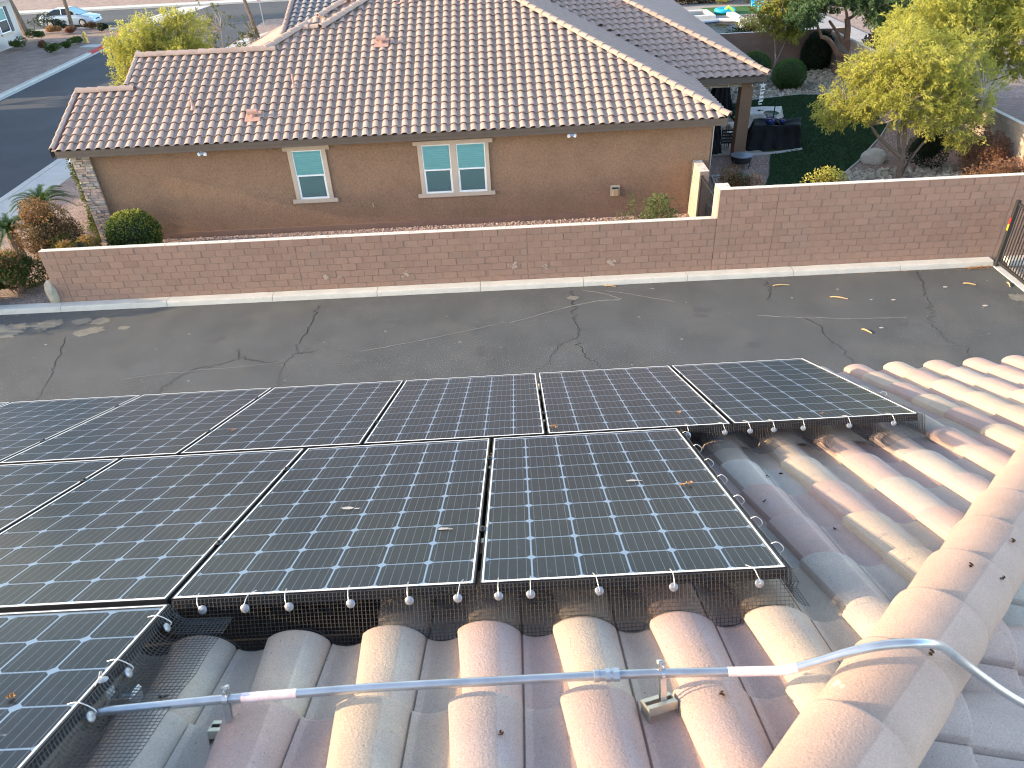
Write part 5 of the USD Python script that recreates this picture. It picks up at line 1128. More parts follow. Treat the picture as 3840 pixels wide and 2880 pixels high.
# stones: side strip pebbles, pink gravel, river rock
def pebshape(k):
    m = trimesh.creation.icosphere(1, 1.0); v = A(m.vertices); v = v * (1 + .5 * (meshkit.noise(v * 1.5 + 7 * k)[:, None] - .5)) * [1, .8, .6]; return v, m.faces
PEB = [pebshape(k) for k in range(3)]
def pebbles(name, label, n, inside, box, z, smin, smax, mats, seed):
    g = np.random.default_rng(seed); P = np.stack([g.uniform(box[0], box[1], n), g.uniform(box[2], box[3], n)], 1); P = P[inside(P)]
    s_ = smin * (smax / smin) ** (g.random(len(P)) ** 1.6)
    return instancer(name, PEB, mats, np.c_[P, z + s_ * .25], np.repeat(s_[:, None], 3, 1), label, 'gravel')
pebbles('pebble_strip', 'pink and tan pebbles between the low block wall and the brown house', 26000, lambda p: p[:, 0] < 18.6, (-.5, 18.6, .35, 4.3), .13, .012, .038, M_peb, 1)
def inpoly(pts):
    pts = A(pts, float)
    def f(P):
        x, y = P[:, 0], P[:, 1]; r = np.zeros(len(P), bool)
        for (x0, y0), (x1, y1) in zip(pts, np.roll(pts, -1, 0)):
            c = (y0 > y) != (y1 > y); r ^= c & (x < (x1 - x0) * (y - y0) / (y1 - y0 + 1e-12) + x0)
        return r
    return f
LAWN = [(21.6, 4.5), (23.3, 5.2), (24.8, 7.1), (25.9, 8.4), (26.9, 9.8), (28.0, 11.3), (29.0, 12.9), (29.2, 15.0), (28.9, 17.0), (28.2, 18.0), (27.0, 18.3), (24.0, 17.6), (22.8, 16.6), (22.8, 10.1), (24.4, 10.25), (23.0, 9.75), (22.7, 8.9), (22.3, 7.6), (21.7, 6.2)]
slab('lawn', LAWN, -.1, .165, M_lawn, 'dark green turf lawn in the shaded back yard', 'lawn')
inl = inpoly(LAWN)
tv, tf = [], []
gb = np.random.default_rng(3)
for k in range(14):
    a = gb.uniform(0, 6.28); b = gb.normal(0, .02, 2); h = gb.uniform(.02, .04); d = A([np.cos(a), np.sin(a)]) * .004; l = gb.normal(0, .012, 2); i = len(tv)
    tv += [[b[0] - d[0], b[1] - d[1], 0], [b[0] + d[0], b[1] + d[1], 0], [b[0] + l[0], b[1] + l[1], h]]; tf.append([i, i + 1, i + 2])
P = np.stack([gb.uniform(21.5, 29.3, 26000), gb.uniform(4.4, 18.4, 26000)], 1); P = P[inl(P)]; ang = gb.uniform(0, 6.28, len(P))
instancer('grass', [(A(tv), A(tf))], M_blade, np.c_[P, np.full(len(P), .163)], np.repeat(gb.uniform(.8, 1.3, len(P))[:, None], 3, 1), 'short dark green artificial grass blades covering the lawn', 'grass', quats=np.stack([np.cos(ang / 2), 0 * ang, 0 * ang, np.sin(ang / 2)], 1))
edge = MB(); lp = A(LAWN)
solo('lawn_edging', MB().tube([(x, y, .165) for x, y in LAWN[:12]], .03, 6), M_conc, 'curved concrete edging along the right side of the lawn', 'edging')
inriver = lambda p: ~inl(p) & ((p[:, 1] > 16) | ((p[:, 0] > 24.6) & (p[:, 1] < 7.4) & (p[:, 1] > 1.2))) & (p[:, 0] < 30.1) & (p[:, 1] < 23.3) & ~((p[:, 0] < 22.6))
pebbles('river_rock', 'tan river rocks filling the beds beside the lawn', 9000, inriver, (22.5, 30.1, 1.2, 23.3), .13, .05, .16, M_river, 2)
pebbles('pink_gravel', 'small pinkish gravel round the fire pit and along the lawn edge', 22000, lambda p: ~inl(p) & ~((p[:, 0] < 22.6) & (p[:, 1] > 9.75)) & ~((p[:, 0] < 19.2) & (p[:, 1] > 4.2)), (18.9, 30.0, .3, 12.5), .13, .014, .032, M_peb, 3)
mb = MB(); m = trimesh.creation.icosphere(3, 1.0); v = A(m.vertices); v = v * (1 + .4 * (meshkit.fbm(v * 1.3 + 9)[:, None] - .5)) * [.48, .35, .34]
solo('boulder', mb.add(v + [26.45, 8.35, .3], m.faces), pm('pale_boulder', (.48, .44, .37), var=.2, scale=6, rough=.95, bump=.5, bscale=18), 'pale boulder on the gravel left of the near lime tree trunk', 'boulder', smooth=True)

# ------------------------------------------------------------------ back yard: walls, patio and what stands on it
swapxy = lambda x_: (lambda q: np.stack([x_ - q[:, 1], q[:, 0], q[:, 2]], 1))
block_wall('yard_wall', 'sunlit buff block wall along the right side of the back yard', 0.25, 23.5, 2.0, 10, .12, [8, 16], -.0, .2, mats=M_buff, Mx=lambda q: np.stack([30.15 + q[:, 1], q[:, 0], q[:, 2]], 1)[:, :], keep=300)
block_wall('yard_wall', 'shaded block wall across the back of the yard', 22.0, 31, 2.1, 11, .12, [26], 23.5, 23.7, keep=300)
ps = thing('patio_slab', 'grey stone paver patio under the covered corner of the brown house', 'patio', kind='structure')
part('base', MB().poly([(19.1, 9.9), (22.78, 9.9), (24.35, 10.3), (24.35, 11.4), (22.78, 11.8), (22.78, 27), (19.1, 27)], -.1, .155), M_mortar, ps)
gq = np.random.default_rng(4)
for i in range(9):
    for j in range(8):
        x, y = 19.15 + i * .405, 9.95 + j * .61; h = gq.uniform(.160, .164)
        part('paver', MB().cbox((x, y, .1), (x + .397, y + .60, h), .004), M_paver, ps)
part('edge_course', MB().poly([(22.2, 9.78), (23.1, 9.74), (24.4, 10.1), (24.42, 10.32), (23.1, 9.95), (22.2, 9.98)], -.1, .175), M_conc, ps)
def drape(prof_lo, prof_hi, z0, z1, g, n=64, m=14, fold=.05, sag=.0):
    """cloth over a box: outline lo at the floor, hi at the top"""
    def ring(P):
        P = A(P, float); P = np.vstack([P, P[:1]]); d = np.r_[0, np.cumsum(np.linalg.norm(np.diff(P, axis=0), axis=1))]; t = np.linspace(0, d[-1], n, endpoint=False)
        return np.stack([np.interp(t, d, P[:, 0]), np.interp(t, d, P[:, 1])], 1)
    lo, hi = ring(prof_lo), ring(prof_hi); c = hi.mean(0); rows = []
    ph = np.cumsum(g.normal(0, .9, n)); f = np.sin(np.linspace(0, 2 * np.pi * 13, n, endpoint=False) + .6 * ph)
    for k in range(m):
        t = k / (m - 1); q = lo * (1 - t ** .8) + hi * t ** .8; d = q - c; d /= np.linalg.norm(d, axis=1, keepdims=True)
        q = q + d * (1.6 * fold * (meshkit.noise(np.c_[q * 2.2, np.full(n, z0 + t * 1.4)]) - .5) * (1 - t) ** .4)[:, None]
        q = q + d * (fold * (1 - t) ** .7 * f + .02 * np.sin(9 * t + f * 2))[:, None]; z = z0 + (z1 - z0) * t * (1 + (.16 * (meshkit.noise(np.c_[hi * 1.7, np.zeros(n)]) - .6) if sag > .05 else 0)) + .012 * f * (1 - t)
        rows.append(np.c_[q, np.broadcast_to(z, n)])
    for s_ in (.93, .7, .4, .15): rows.append(np.c_[c + (hi - c) * s_, z - sag * (1 - s_) + .015 + .015 * np.sin(5 * hi[:, 0] + 7 * s_)])
    R_ = A(rows); R_ = np.concatenate([R_, R_[:, :1]], 1)
    return MB().grid(R_, True)
g = np.random.default_rng(70)
solo('covered_table', drape([(22.15, 10.28), (23.2, 10.2), (24.30, 10.28), (24.4, 11.9), (22.35, 11.95)], [(22.6, 10.95), (23.5, 10.85), (24.30, 10.5), (24.72, 11.7), (22.8, 11.8)], .165, .95, g, fold=.12, sag=.09), M_black, 'table under a creased black cover with two blue pots on top', 'covered table', smooth=True)
def pot(c, r, h, label):
    p = thing('plant_pot', label, 'pot', loc=c)
    bl = pm('glazed_blue', (.012, .03, .16), var=.3, scale=9, rough=.15, coat=.6) if not stage.GetPrimAtPath('/World/Looks/glazed_blue') else UsdShade.Material.Get(stage, '/World/Looks/glazed_blue')
    part('body', MB().lathe([(0, 0), (r * .62, 0), (r * .95, h * .35), (r * .98, h * .6), (r * .82, h * .85), (r, h * .92), (r, h), (r * .85, h), (r * .8, h * .82), (0, h * .78)], 24), bl, p, smooth=40)
    part('soil', MB().lathe([(0, h * .86), (r * .8, h * .86)][::-1], 16), M_rust, p)
M_rust = pm('pot_soil', (.25, .12, .07), var=.2, scale=20, rough=.95)
pot((23.22, 11.05, .965), .19, .25, 'larger blue glazed pot on the black covered table'); pot((23.74, 11.1, .965), .13, .16, 'smaller blue glazed pot on the black covered table')
fp = thing('fire_pit', 'round black fire pit with a grey lid on the gravel', 'fire pit', loc=(21.47, 8.55, .15))
part('bowl', MB().lathe([(0, .16), (.30, .18), (.37, .25), (.38, .42), (.39, .43), (.36, .43), (.33, .25)], 32), M_iron, fp, smooth=40)
part('lid', MB().lathe([(.40, .432), (.405, .445), (.39, .455), (.04, .47), (.04, .462), (0, .462)], 36), pm('lid_grey', (.20, .22, .25), var=.12, scale=6, rough=.45, metallic=.3), fp, smooth=40)
for k in range(4):
    a = .6 + k * 1.57; part('leg', MB().tube([(.36 * math.cos(a), .36 * math.sin(a), .36), (.42 * math.cos(a), .42 * math.sin(a), .18), (.38 * math.cos(a), .38 * math.sin(a), 0)], .016, 7), M_iron, fp)
solo('covered_grill', drape([(20.62, 9.95), (21.15, 10.15), (21.1, 11.0), (20.6, 10.95)], [(20.72, 10.25), (21.05, 10.3), (21.02, 10.75), (20.72, 10.75)], .165, 1.22, g, fold=.02), M_black, 'grill under a tall black cover at the house corner', 'covered grill', smooth=True)
solo('covered_heater', drape([(22.1, 16.1), (23.3, 16.2), (23.3, 17.2), (22.1, 17.2)], [(22.55, 16.45), (22.85, 16.5), (22.85, 16.8), (22.55, 16.8)], .165, 1.75, g, fold=.05), M_black, 'tall item under a pointed black cover far back on the patio', 'covered heater', smooth=True)
solo('covered_sofa', drape([(22.85, 13.55), (24.6, 13.4), (25.15, 14.9), (22.95, 15.1)], [(22.95, 13.8), (24.5, 13.7), (24.95, 14.75), (23.0, 14.9)], .165, .62, g, fold=.03, sag=.04), M_beige, 'garden sofa under a beige cover behind the black table', 'covered sofa', smooth=True)
solo('covered_sofa', drape([(22.0, 11.9), (22.9, 11.95), (23.0, 13.2), (22.0, 13.1)], [(22.05, 12.0), (22.8, 12.05), (22.85, 13.0), (22.05, 13.0)], .165, .55, g, fold=.03, sag=.03), M_beige, 'low beige covered seat beside the patio column', 'covered seat', smooth=True)
bt = thing('bistro_table', 'small round folding table with a dark glass top', 'table', loc=(23.88, 12.9, .16))
part('table_top', MB().lathe([(0, .70), (.31, .70), (.325, .71), (.31, .722), (0, .722)], 28), pm('dark_glass_top', (.05, .075, .065), var=.3, scale=14, rough=.12), bt, smooth=40)
for a, b in [((-.24, -.12), (.24, -.12)), ((.24, -.12), (-.24, -.12)), ((-.24, .12), (.24, .12)), ((.24, .12), (-.24, .12))]: part('leg', MB().tube([(*a, 0), (*b, .70)], .011, 6), M_iron, bt)
up = thing('umbrella_pole', 'bare black umbrella pole behind the covered table', 'pole', loc=(23.68, 12.0, .16))
part('pole', MB().lathe([(.05, 0), (.05, .15), (.022, .2), (.022, 1.55), (0, 1.55)], 12), M_iron, up, smooth=40); part('base', MB().lathe([(0, 0), (.24, 0), (.24, .05), (.06, .09), (0, .09)], 20), M_iron, up, smooth=40)
pc = thing('patio_chair', 'dark slatted patio chair between the grill and the column', 'chair', loc=(21.36, 10.35, .16))
for k in range(5): part('back_slat', MB().box((-.18, -.01, .32 + k * .12), (.20, .01, .39 + k * .12)), M_iron, pc)
part('seat', MB().cbox((-.2, -.0, .36), (.24, .42, .40), .006), M_iron, pc)
for x, y in [(-.2, 0), (.22, 0), (-.2, .42), (.22, .42)]: part('leg', MB().box((x - .015, y - .015, 0), (x + .015, y + .015, .95 if y == 0 else .55)), M_iron, pc)
for x in (-.2, .22): part('arm', MB().box((x - .02, -.02, .55), (x + .02, .46, .58)), M_iron, pc)
cart = thing('serving_cart', 'small black frame cart with white shelves beside the patio column', 'cart', loc=(21.66, 10.75, .16))
part('frame', MB().tube([(-.2, -.15, 0), (-.2, -.15, .9), (.2, -.15, .9), (.2, -.15, 0)], .012, 6).tube([(-.2, .15, 0), (-.2, .15, .9), (.2, .15, .9), (.2, .15, 0)], .012, 6), M_iron, cart)
for z in (.25, .62): part('shelf', MB().cbox((-.19, -.15, z), (.19, .15, z + .03), .005), M_white, cart)
wc = thing('wind_chime', 'white star and driftwood hanging from the patio roof corner', 'hanging ornament', loc=(22.1, 9.12, 0))
part('cord', MB().tube([(0, 0, 3.12), (0, 0, 2.25)], .004, 5), M_iron, wc)
a = np.linspace(0, 2 * np.pi, 10, endpoint=False) + np.pi / 2; rr = np.where(np.arange(10) % 2 == 0, .13, .055)
part('star', (lambda m: m.xf(lambda q: np.stack([q[:, 0], q[:, 2], 2.95 + q[:, 1]], 1)))(MB().poly(np.stack([rr * np.cos(a), rr * np.sin(a)], 1), -.012, .012)), M_white, wc)
for k in range(8): part('driftwood_piece', MB().tube([(-.09 + .01 * (k % 3), .0, 2.78 - k * .07), (.09 - .012 * (k % 4), .01, 2.795 - k * .07 + .02 * (-1) ** k)], .018, 7), M_white, wc)
sl = thing('string_lights', 'row of small bulbs strung along the patio beam', 'string lights', loc=(0, 9.43, 0))
t = np.linspace(0, 1, 30); part('cable', MB().tube(np.stack([19.7 + 2.1 * t, 0 * t, 2.98 - .05 * np.abs(np.sin(t * 9))], 1), .006, 5), M_iron, sl)
for x in (20.25, 20.9, 21.8): part('bulb', MB().lathe([(0, .0), (.018, -.02), (.028, -.06), (.0, -.10)][::-1], 10, (x, -.01, 2.95)), M_white, sl, smooth=40)
solo('irrigation_pipe', MB().tube([(19.4, 5.6, .17), (20.0, 6.3, .17), (20.15, 7.6, .17), (20.8, 7.62, .17)], .03, 8), pm('grey_pvc', (.35, .35, .36), var=.1, scale=8, rough=.5), 'grey plastic pipe lying bent on the gravel beside the house corner', 'pipe', smooth=40)
solo('black_hose', MB().tube([(20.4, 6.3, .17), (20.7, 6.9, .17), (21.1, 7.4, .17)], .022, 8), M_iron, 'short black hose on the gravel left of the dry shrub', 'hose', smooth=40)
# pool garden behind
slab('pool_deck', [(23.0, 27.5), (36, 27.5), (36, 48), (23, 48)], -.1, .10, pm('pool_deck', (.30, .28, .27), var=.12, scale=1.2, rough=.9), 'grey pool deck behind the brown house', 'deck')
pool = thing('swimming_pool', 'blue swimming pool with pale coping behind the brown house', 'pool', kind='structure')
PO_ = [(24.2, 33.0), (27.2, 33.2), (29.0, 35.5), (29.5, 38.4), (28.2, 38.9), (26.6, 38.6), (24.2, 38.4)]
part('basin', MB().poly(PO_, .105, .112), pm('pool_plaster', (.04, .30, .56), var=.15, scale=1.5, rough=.6), pool)
part('water', MB().poly(PO_, .118, .124), usdkit.material(stage, '/World/Looks/pool_water', {'t': ('transparent_bsdf', {'color': (.35, .75, .95)}), 'g': ('glossy_bsdf', {'roughness': .03}), 'f': ('fresnel', {'IOR': 1.06}), 'm': ('mix_closure', {}), 'ge': ('geometry', {}), 'n': ('noise_texture', {'scale': 3.0}), 'b': ('bump', {'strength': .25, 'distance': .03})},
     [('ge.position', 'n.vector'), ('n.fac', 'b.height'), ('b.normal', 'g.normal'), ('f.fac', 'm.fac'), ('t.BSDF', 'm.closure1'), ('g.BSDF', 'm.closure2')], surface='m.closure'), pool)
pt = A(PO_)
part('coping', MB().tube([(x, y, .17) for x, y in PO_[2:]] , .16, 6), M_conc, pool)
part('spa_coping', MB().cbox((25.4, 39.3, .1), (28.1, 39.7, .45), .03).cbox((25.4, 41.6, .1), (28.1, 42.0, .45), .03).cbox((27.7, 39.69, .1), (28.1, 41.61, .45), .03), M_conc, pool)
part('spa_water', MB().box((25.4, 39.7, .3), (27.7, 41.6, .34)), pm('spa_cover', (.03, .04, .05), var=.2, scale=3, rough=.2), pool)
part('raised_edge', MB().cbox((29.6, 36.8, .1), (33.5, 37.3, .55), .04).cbox((29.3, 37.4, .1), (29.9, 41, .35), .04), M_conc, pool)
slab('back_lawn', [(28.3, 41.2), (34, 41.2), (34, 44.6), (28.3, 44.6)], -.1, .13, pm('back_turf', (.035, .11, .02), var=.2, scale=4, rough=.9), 'strip of bright lawn beyond the pool', 'lawn')
M_aqua = pm('aqua_plastic', (.02, .36, .52), var=.05, scale=6, rough=.4); M_limep = pm('lime_plastic', (.40, .75, .08), var=.05, scale=6, rough=.4)
ft = thing('pool_float', 'aqua and lime inflatable float beyond the pool', 'float', loc=(29.4, 41.9, .15))
a = np.linspace(0, 2 * np.pi, 25); part('ring', MB().tube(np.stack([.62 * np.cos(a), .45 * np.sin(a), .16 + 0 * a], 1), .18, 10), M_aqua, ft, smooth=40)
part('seat_back', MB().tube([(-.2, -.45, .12), (.15, -.35, .40), (.5, -.45, .12)], .16, 9), M_limep, ft, smooth=40)
ch = thing('deck_chair', 'bright aqua slatted garden chair on the lawn beyond the pool', 'chair', loc=(32.0, 42.3, .13), rz=.5)
for k in range(5): part('back_slat', MB().cbox((-.3 + k * .125, .25, .3), (-.19 + k * .125, .28, 1.0), .004, R=[[1, 0, 0], [0, .94, .34], [0, -.34, .94]] if True else None), M_aqua, ch)
part('seat', MB().cbox((-.32, -.35, .33), (.32, .3, .37), .006), M_aqua, ch)
for x in (-.38, .32):
    part('arm', MB().cbox((x, -.42, .55), (x + .1, .42, .585), .006), M_aqua, ch); part('leg', MB().box((x + .02, -.4, 0), (x + .07, -.33, .55)), M_aqua, ch); part('leg', MB().box((x + .02, .3, 0), (x + .07, .37, .55)), M_aqua, ch)
block_wall('far_yard_wall', 'pinkish brown block wall beyond the pool', 22, 44, 2.0, 10, .12, [], 48.2, 48.4, keep=0, cap=False)

# ------------------------------------------------------------------ grey tiled wing and what stands behind the left roof
gw = thing('grey_roof_house', 'house with grey barrel tile roof behind the left part of the brown house', 'house')
zg = lambda y: 4.55 + .33 * (y - 12.2)
og = A([3.9, 12.2, 4.62]); slg = .33; cg, sg_ = math.cos(math.atan(slg)), math.sin(math.atan(slg))
rest = roof_face(A([13.2, 12.2, 4.55]), A([-1.0, 0, 0]), 30, 14, [(A([3.95, 12, 0]), A([1.0, 0, 0]))], A([0, -cg, -sg_]), parent=gw, limit=120, mat=M_hslate)
part('roof_tiles', rest, M_hslate, gw, smooth=40, kind='stuff')
hip_line(gw, A([3.95, 12.25, 4.58]), A([0, -cg, -sg_]), A([1.0, 0, 0]), A([0, -sg_, cg]), -13, 1, .355, .03, hip_shape(.10, .09, .42, 8), 'rake_tile', M_htile)
part('roof_deck', MB().add([(3.9, 12.2, 4.5), (13.2, 12.2, 4.5), (13.2, 17, 4.5 + .33 * 4.8), (3.9, 17, 4.5 + .33 * 4.8)], [[0, 1, 2, 3]]), M_dark, gw)
part('fascia', MB().box((3.95, 12.22, 4.28), (13.2, 12.28, 4.52)), M_trim, gw)
part('wall', MB().box((4.2, 12.5, -.1), (13.0, 21, 4.4)), M_stucco2, gw)
part('chimney', MB().cbox((7.0, 17.0, 3), (8.2, 18.0, 7.4), .02).cbox((6.85, 16.85, 6.0), (8.35, 18.15, 6.25), .02), M_trim, gw) if False else None
# stop sign
ss = thing('stop_sign', 'red octagonal stop sign on a grey post beyond the side street corner', 'sign', loc=(-5.9, 45.6, .1))
part('post', MB().box((-.03, .012, 0), (.03, .05, 2.75)), M_alu, ss)
a = np.linspace(0, 2 * np.pi, 8, endpoint=False) + np.pi / 8
oct_ = lambda r, y0, y1: MB().poly(np.stack([r * np.cos(a), r * np.sin(a)], 1), 0, y1 - y0).xf(lambda q: np.stack([q[:, 0], y1 - q[:, 2], 2.33 + q[:, 1]], 1))
part('rim', oct_(.405, -.006, .006), M_white, ss); part('face', oct_(.37, -.010, -.0065), pm('sign_red', (.55, .02, .03), var=.04, scale=5, rough=.4), ss)
tx = meshkit.text_mesh('STOP', .25, .003, True); tv_ = A(tx.vertices); w_ = tv_[:, 0].max(); s_ = .60 / w_
part('lettering', MB().add(np.stack([(tv_[:, 0] - w_ / 2) * s_, -.0145 + tv_[:, 2] - .0, 2.33 - .125 + tv_[:, 1]], 1), tx.faces), M_white, ss)

# ------------------------------------------------------------------ across the street: white house, car, hydrant, shrubs
wh = thing('white_house', 'pale grey stucco house corner across the street at the left picture edge', 'house')
part('wall', MB().box((-36, 27, -.1), (-24.4, 44.7, 3.3)), M_stucco2, wh)
part('roof', MB().add([(-37, 26, 3.2), (-23.8, 26, 3.2), (-23.8, 45.4, 3.2), (-37, 45.4, 3.2), (-30.4, 32, 5.7), (-30.4, 39.5, 5.7)], [[0, 1, 4], [2, 3, 5]]).add([(-37, 26, 3.2), (-23.8, 26, 3.2), (-23.8, 45.4, 3.2), (-37, 45.4, 3.2), (-30.4, 32, 5.7), (-30.4, 39.5, 5.7)], [[1, 2, 5, 4], [3, 0, 4, 5]]), M_htile, wh)
w_ = part('window', MB().cbox((-24.42, 42.1, 1.12), (-24.34, 43.45, 1.2), .01).cbox((-24.42, 42.1, 2.72), (-24.35, 43.45, 2.8), .01).cbox((-24.42, 43.37, 1.2), (-24.35, 43.45, 2.72), .01).cbox((-24.42, 42.1, 1.2), (-24.35, 42.18, 2.72), .01).cbox((-24.42, 42.18, 1.93), (-24.36, 43.37, 2.0), .01), M_white, wh)
part('pane', MB().box((-24.41, 42.18, 1.2), (-24.385, 43.37, 1.93)), pm('dark_pane', (.03, .035, .04), var=.1, scale=3, rough=.08), w_); part('pane', MB().box((-24.41, 42.18, 2.0), (-24.385, 43.37, 2.72)), pm('teal_pane', (.16, .30, .30), var=.1, scale=3, rough=.15), w_)
part('window_shutter', MB().cbox((-24.42, 43.5, 1.12), (-24.33, 43.85, 2.8), .01), pm('shutter_charcoal', (.06, .065, .08), var=.1, scale=6, rough=.6), wh)
part('window_sill', MB().cbox((-24.42, 42.0, 1.0), (-24.28, 43.55, 1.11), .01), M_trim, wh)
# car: silver blue saloon
def car(name, label, loc, rz):
    p = thing(name, label, 'car', loc=loc, rz=rz)
    paint = pm('car_paint', (.42, .52, .62), var=.03, scale=3, rough=.28, metallic=.35, coat=.8); dk = pm('car_glass', (.012, .015, .018), var=.1, scale=3, rough=.06); ru = pm('tyre', (.018, .018, .018), var=.2, scale=9, rough=.85)
    xs = A([-2.38, -2.36, -2.25, -1.9, -1.3, -.6, .2, .9, 1.5, 2.0, 2.28, 2.38, 2.40])
    zt = A([.70, .86, .93, .96, .96, .95, .95, .94, .90, .82, .72, .60, .50]); hw = A([.70, .76, .82, .87, .89, .90, .90, .90, .88, .84, .76, .66, .60]); zb = A([.40, .30, .25, .22, .2, .2, .2, .2, .2, .22, .25, .30, .36])
    sec_ = lambda x, zt, hw, zb: A([(x, -hw * .94, zb), (x, -hw, zb + (zt - zb) * .35), (x, -hw * .985, zb + (zt - zb) * .72), (x, -hw * .88, zt - .03), (x, -hw * .7, zt), (x, 0, zt + .025), (x, hw * .7, zt), (x, hw * .88, zt - .03), (x, hw * .985, zb + (zt - zb) * .72), (x, hw, zb + (zt - zb) * .35), (x, hw * .94, zb)])
    G = A([sec_(*q) for q in zip(xs, zt, hw, zb)]); mb = MB().grid(G)
    for e in (0, -1): c = G[e].mean(0); mb.add(np.vstack([G[e], c]), [[k, (k + 1) % 11, 11] if e == 0 else [(k + 1) % 11, k, 11] for k in range(11)])
    part('body', mb, paint, p, smooth=35)
    cx = A([-1.95, -1.35, -.85, .25, .75, 1.30]); cz = A([.95, 1.26, 1.42, 1.44, 1.34, .95]); cwid = A([.74, .66, .60, .60, .62, .74])
    rf_ = A([[(x, -w, z - .02), (x, -w * .85, z), (x, 0, z + .02), (x, w * .85, z), (x, w, z - .02)] for x, z, w in zip(cx[2:4], cz[2:4], cwid[2:4])])
    part('roof', MB().grid(rf_).add(np.vstack([rf_.reshape(-1, 3) - [0, 0, .03]]), [[0, 5, 6, 1], [1, 6, 7, 2], [2, 7, 8, 3], [3, 8, 9, 4]]), paint, p, smooth=40)
    part('windshield', MB().add([(.25, -.60, 1.42), (.25, .60, 1.42), (1.25, .72, .96), (1.25, -.72, .96)], [[0, 3, 2, 1]]), pm('windshield_tint', (.25, .40, .42), var=.1, scale=3, rough=.06), p)
    part('rear_window', MB().add([(-.85, -.60, 1.40), (-.85, .60, 1.40), (-1.75, .72, .97), (-1.75, -.72, .97)], [[0, 1, 2, 3]]), dk, p)
    for s_ in (-1, 1):
        for a_, b_, c_, d_ in [((-1.62, .97), (-.86, 1.38), (-.32, 1.40), (-.30, .97)), ((-.22, .97), (-.24, 1.40), (.25, 1.40), (1.08, .97))]:
            q = [(x, s_ * (.745 - (z - .95) * .30), z) for x, z in (a_, b_, c_, d_)]; part('side_window', MB().add(q, [[0, 1, 2, 3]] if s_ < 0 else [[3, 2, 1, 0]]), dk, p)
        part('pillar', MB().tube([(-1.9, s_ * .74, .96), (-.85, s_ * .605, 1.41)], .04, 6).tube([(-.27, s_ * .74, .96), (-.28, s_ * .605, 1.42)], .03, 6).tube([(1.28, s_ * .74, .96), (.25, s_ * .605, 1.42)], .04, 6), paint, p, smooth=True)
        part('mirror', MB().cbox((.92, s_ * .86 - .09, .96), (1.08, s_ * .86 + .09, 1.10), .03), paint, p)
        part('headlight', MB().cbox((2.05, s_ * .62 - .16, .62), (2.33, s_ * .62 + .13, .76), .05), pm('headlight', (.7, .72, .72), var=.05, scale=6, rough=.1) if not stage.GetPrimAtPath('/World/Looks/headlight') else UsdShade.Material.Get(stage, '/World/Looks/headlight'), p)
        for x in (-1.42, 1.42):
            R_ = A([[1, 0, 0], [0, 0, 1], [0, -1, 0]])
            w = part('wheel', MB().lathe([(0, -.1), (.30, -.1), (.325, -.07), (.325, .07), (.30, .1), (0, .1)], 24, (x, s_ * .80, .325), R_), ru, p, smooth=35)
            part('rim', MB().lathe([(0, -.108), (.19, -.106), (.21, -.095), (.21, .095), (.19, .106), (0, .108)], 16, (x, s_ * .80, .325), R_), M_alu, w, smooth=35)
    part('grille', MB().cbox((2.34, -.35, .50), (2.41, .35, .60), .01), M_frame, p); part('bumper', MB().cbox((2.25, -.72, .30), (2.44, .72, .44), .05), paint, p)
    return p
car('parked_car', 'silver blue saloon parked on the side street', (-24.3, 52.6, 0), -.06)
hy = thing('fire_hydrant', 'yellow fire hydrant on the pink gravel near the red kerb', 'hydrant', loc=(-18.9, 43.2, .12))
part('barrel', MB().lathe([(0, 0), (.19, 0), (.19, .05), (.13, .06), (.12, .5), (.15, .52), (.15, .56), (.13, .58), (.12, .68), (.07, .76), (.03, .78), (.03, .82), (0, .82)], 18), M_yellow, hy, smooth=35)
for a_, b_, r_ in [((0, 0, .44), (.2, 0, .44), .055), ((0, 0, .44), (-.2, 0, .44), .055), ((0, 0, .40), (0, -.22, .40), .075)]: part('outlet', MB().tube([a_, b_], r_, 10), M_yellow, hy)
slab('hydrant_pad', [(-18.6, 41.2), (-17.2, 41.0), (-17.15, 42.0), (-18.5, 42.2)], .1, .14, M_walk, 'small concrete pad between the hydrant and the red kerb', 'slab')
ub = thing('utility_box', 'green utility cabinet on a pale pad beyond the side street', 'utility box', loc=(-19.6, 66.2, .14))
part('cabinet', MB().cbox((-.8, -.6, .15), (.8, .6, 1.2), .04), pm('cabinet_green', (.10, .16, .12), var=.1, scale=4, rough=.6), ub); part('pad', MB().cbox((-1.1, -.9, 0), (1.1, .9, .15), .02), M_walk, ub)
for k, (x, y, r, mt, lab) in enumerate([(-19.4, 47.6, .55, L_dark, 'dark shrub at the street corner beside the ramp'), (-19.9, 48.6, .4, L_brown, 'tan shrub at the street corner behind the dark one'), (-19.3, 42.4, .55, L_green, 'low green shrub left of the hydrant'), (-19.4, 40.6, .5, L_green, 'low green shrub, middle of the three by the kerb'), (-19.6, 39.4, .6, L_green, 'low green shrub nearest along the far kerb'),
        (-23.2, 41.6, .7, L_green, 'leafy green shrub at the foot of the white house'), (-23.3, 44.4, .75, L_green, 'leafy green shrub at the corner of the white house'), (-21.7, 42.0, .35, L_rust, 'small rusty brown clump on the gravel'), (-24.9, 49.2, 1.1, L_dark, 'large dark shrub in front of the parked car'), (-23.7, 49.6, .8, L_dark, 'dark shrub beside the trunk in front of the car'),
        (-23.4, 47.6, .55, L_orange, 'rounded straw coloured clump by the dark shrubs'), (-21.2, 49.4, .5, L_brown, 'dry grey brown shrub by the car front wheel'), (-21.9, 47.3, .45, L_rust, 'brown clump below the thin trunk'), (-19.6, 66.8 + 2, .9, L_dark, 'dark shrub on the far verge')]):
    bush('street_shrub', lab, (x, y, .12 + r * .72), (r * 1.15, r, r * .58), mt, 900, .12, seed=80 + k, core=False, lumps=5, twigs=False)
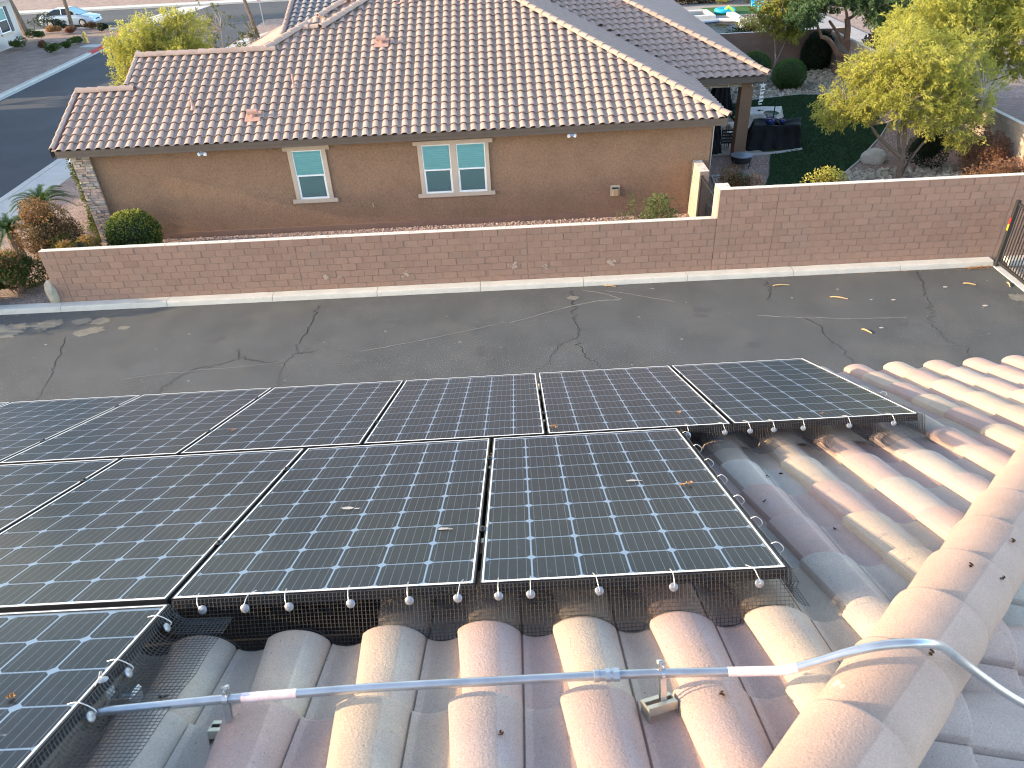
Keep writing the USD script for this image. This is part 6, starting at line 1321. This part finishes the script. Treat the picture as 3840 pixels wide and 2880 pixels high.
def street_tree(x, y, lean, r, h, label, seed, crown=True, cz=5.5):
    g = np.random.default_rng(seed); t = thing('street_tree', label, 'tree', loc=(x, y, .1)); mb = MB()
    e = limb(mb, (0, 0, 0), (lean, .1, h), r, r * .6, g, .03, 8)[-1]
    for k in range(4): limb(mb, e - [0, 0, .3], e + g.normal(0, 1.0, 3) * [1, 1, .2] + [0, 0, 1.5], r * .5, r * .2, g)
    part('trunk', mb, M_bark, t, smooth=50)
    P, q = ellip(7000, g, e + [0, 0, 2.2], (2.4, 2.4, 1.6), .3, 1); part('crown', leaf_cloud(P, np.full(len(P), .16), .4, g, .2), L_green, t)
street_tree(-26.0, 48.1, -1.0, .26, 5.0, 'thick dark leaning trunk beside the white house', 1)
street_tree(-28.6, 50.6, -2.2, .18, 5.2, 'thin curved trunk at the corner of the white house', 2)
street_tree(-23.2, 50.2, -.1, .17, 5.6, 'slim dark trunk in front of the parked car', 3)
# houses and trees further left, out of the picture: they throw the street's long shade
oh = thing('far_house', 'tile roofed house farther down the far side of the street', 'house')
part('wall', MB().box((-38, 4, -.1), (-26, 22, 5.7)), M_stucco2, oh)
part('roof', MB().add([(-39, 3, 5.6), (-25, 3, 5.6), (-25, 23, 5.6), (-39, 23, 5.6), (-32, 9, 8.4), (-32, 17, 8.4)], [[0, 1, 4], [2, 3, 5]]).add([(-39, 3, 5.6), (-25, 3, 5.6), (-25, 23, 5.6), (-39, 23, 5.6), (-32, 9, 8.4), (-32, 17, 8.4)], [[1, 2, 5, 4], [3, 0, 4, 5]]), M_htile, oh)
for k, (x, y, h) in enumerate([(-21, 33.5, 3.2), (-24.5, 24.5, 2.6)]):
    street_tree(x, y, .3, .16, h, ['leafy tree on the gravel in front of the white house, left of the picture', 'leafy tree between the two houses across the street'][k], 10 + k)
bush('corner_tree_shrub', 'tall leafy shrub at the alley mouth, left of the picture', (-8.3, -.8, 2.0), (1.3, 1.1, 1.2), L_green, 5000, .12, seed=130)
slab('neighbour_patio', [(30.5, .3), (48, .3), (48, 16), (30.5, 16)], -.1, .14, usdkit.material(stage, '/World/Looks/brown_pavers', {'p': ('principled_bsdf', {'roughness': .9}), 'g': ('geometry', {}), 'b': ('brick_texture', {'color1': (.25, .165, .135), 'color2': (.20, .135, .115), 'mortar': (.12, .085, .075), 'scale': 1.0, 'brick_width': .45, 'row_height': .24, 'mortar_size': .012})}, [('g.position', 'b.vector'), ('b.color', 'p.base_color')], surface='p.BSDF'), 'brown brick paving of the next lot beyond the yard wall', 'paving')
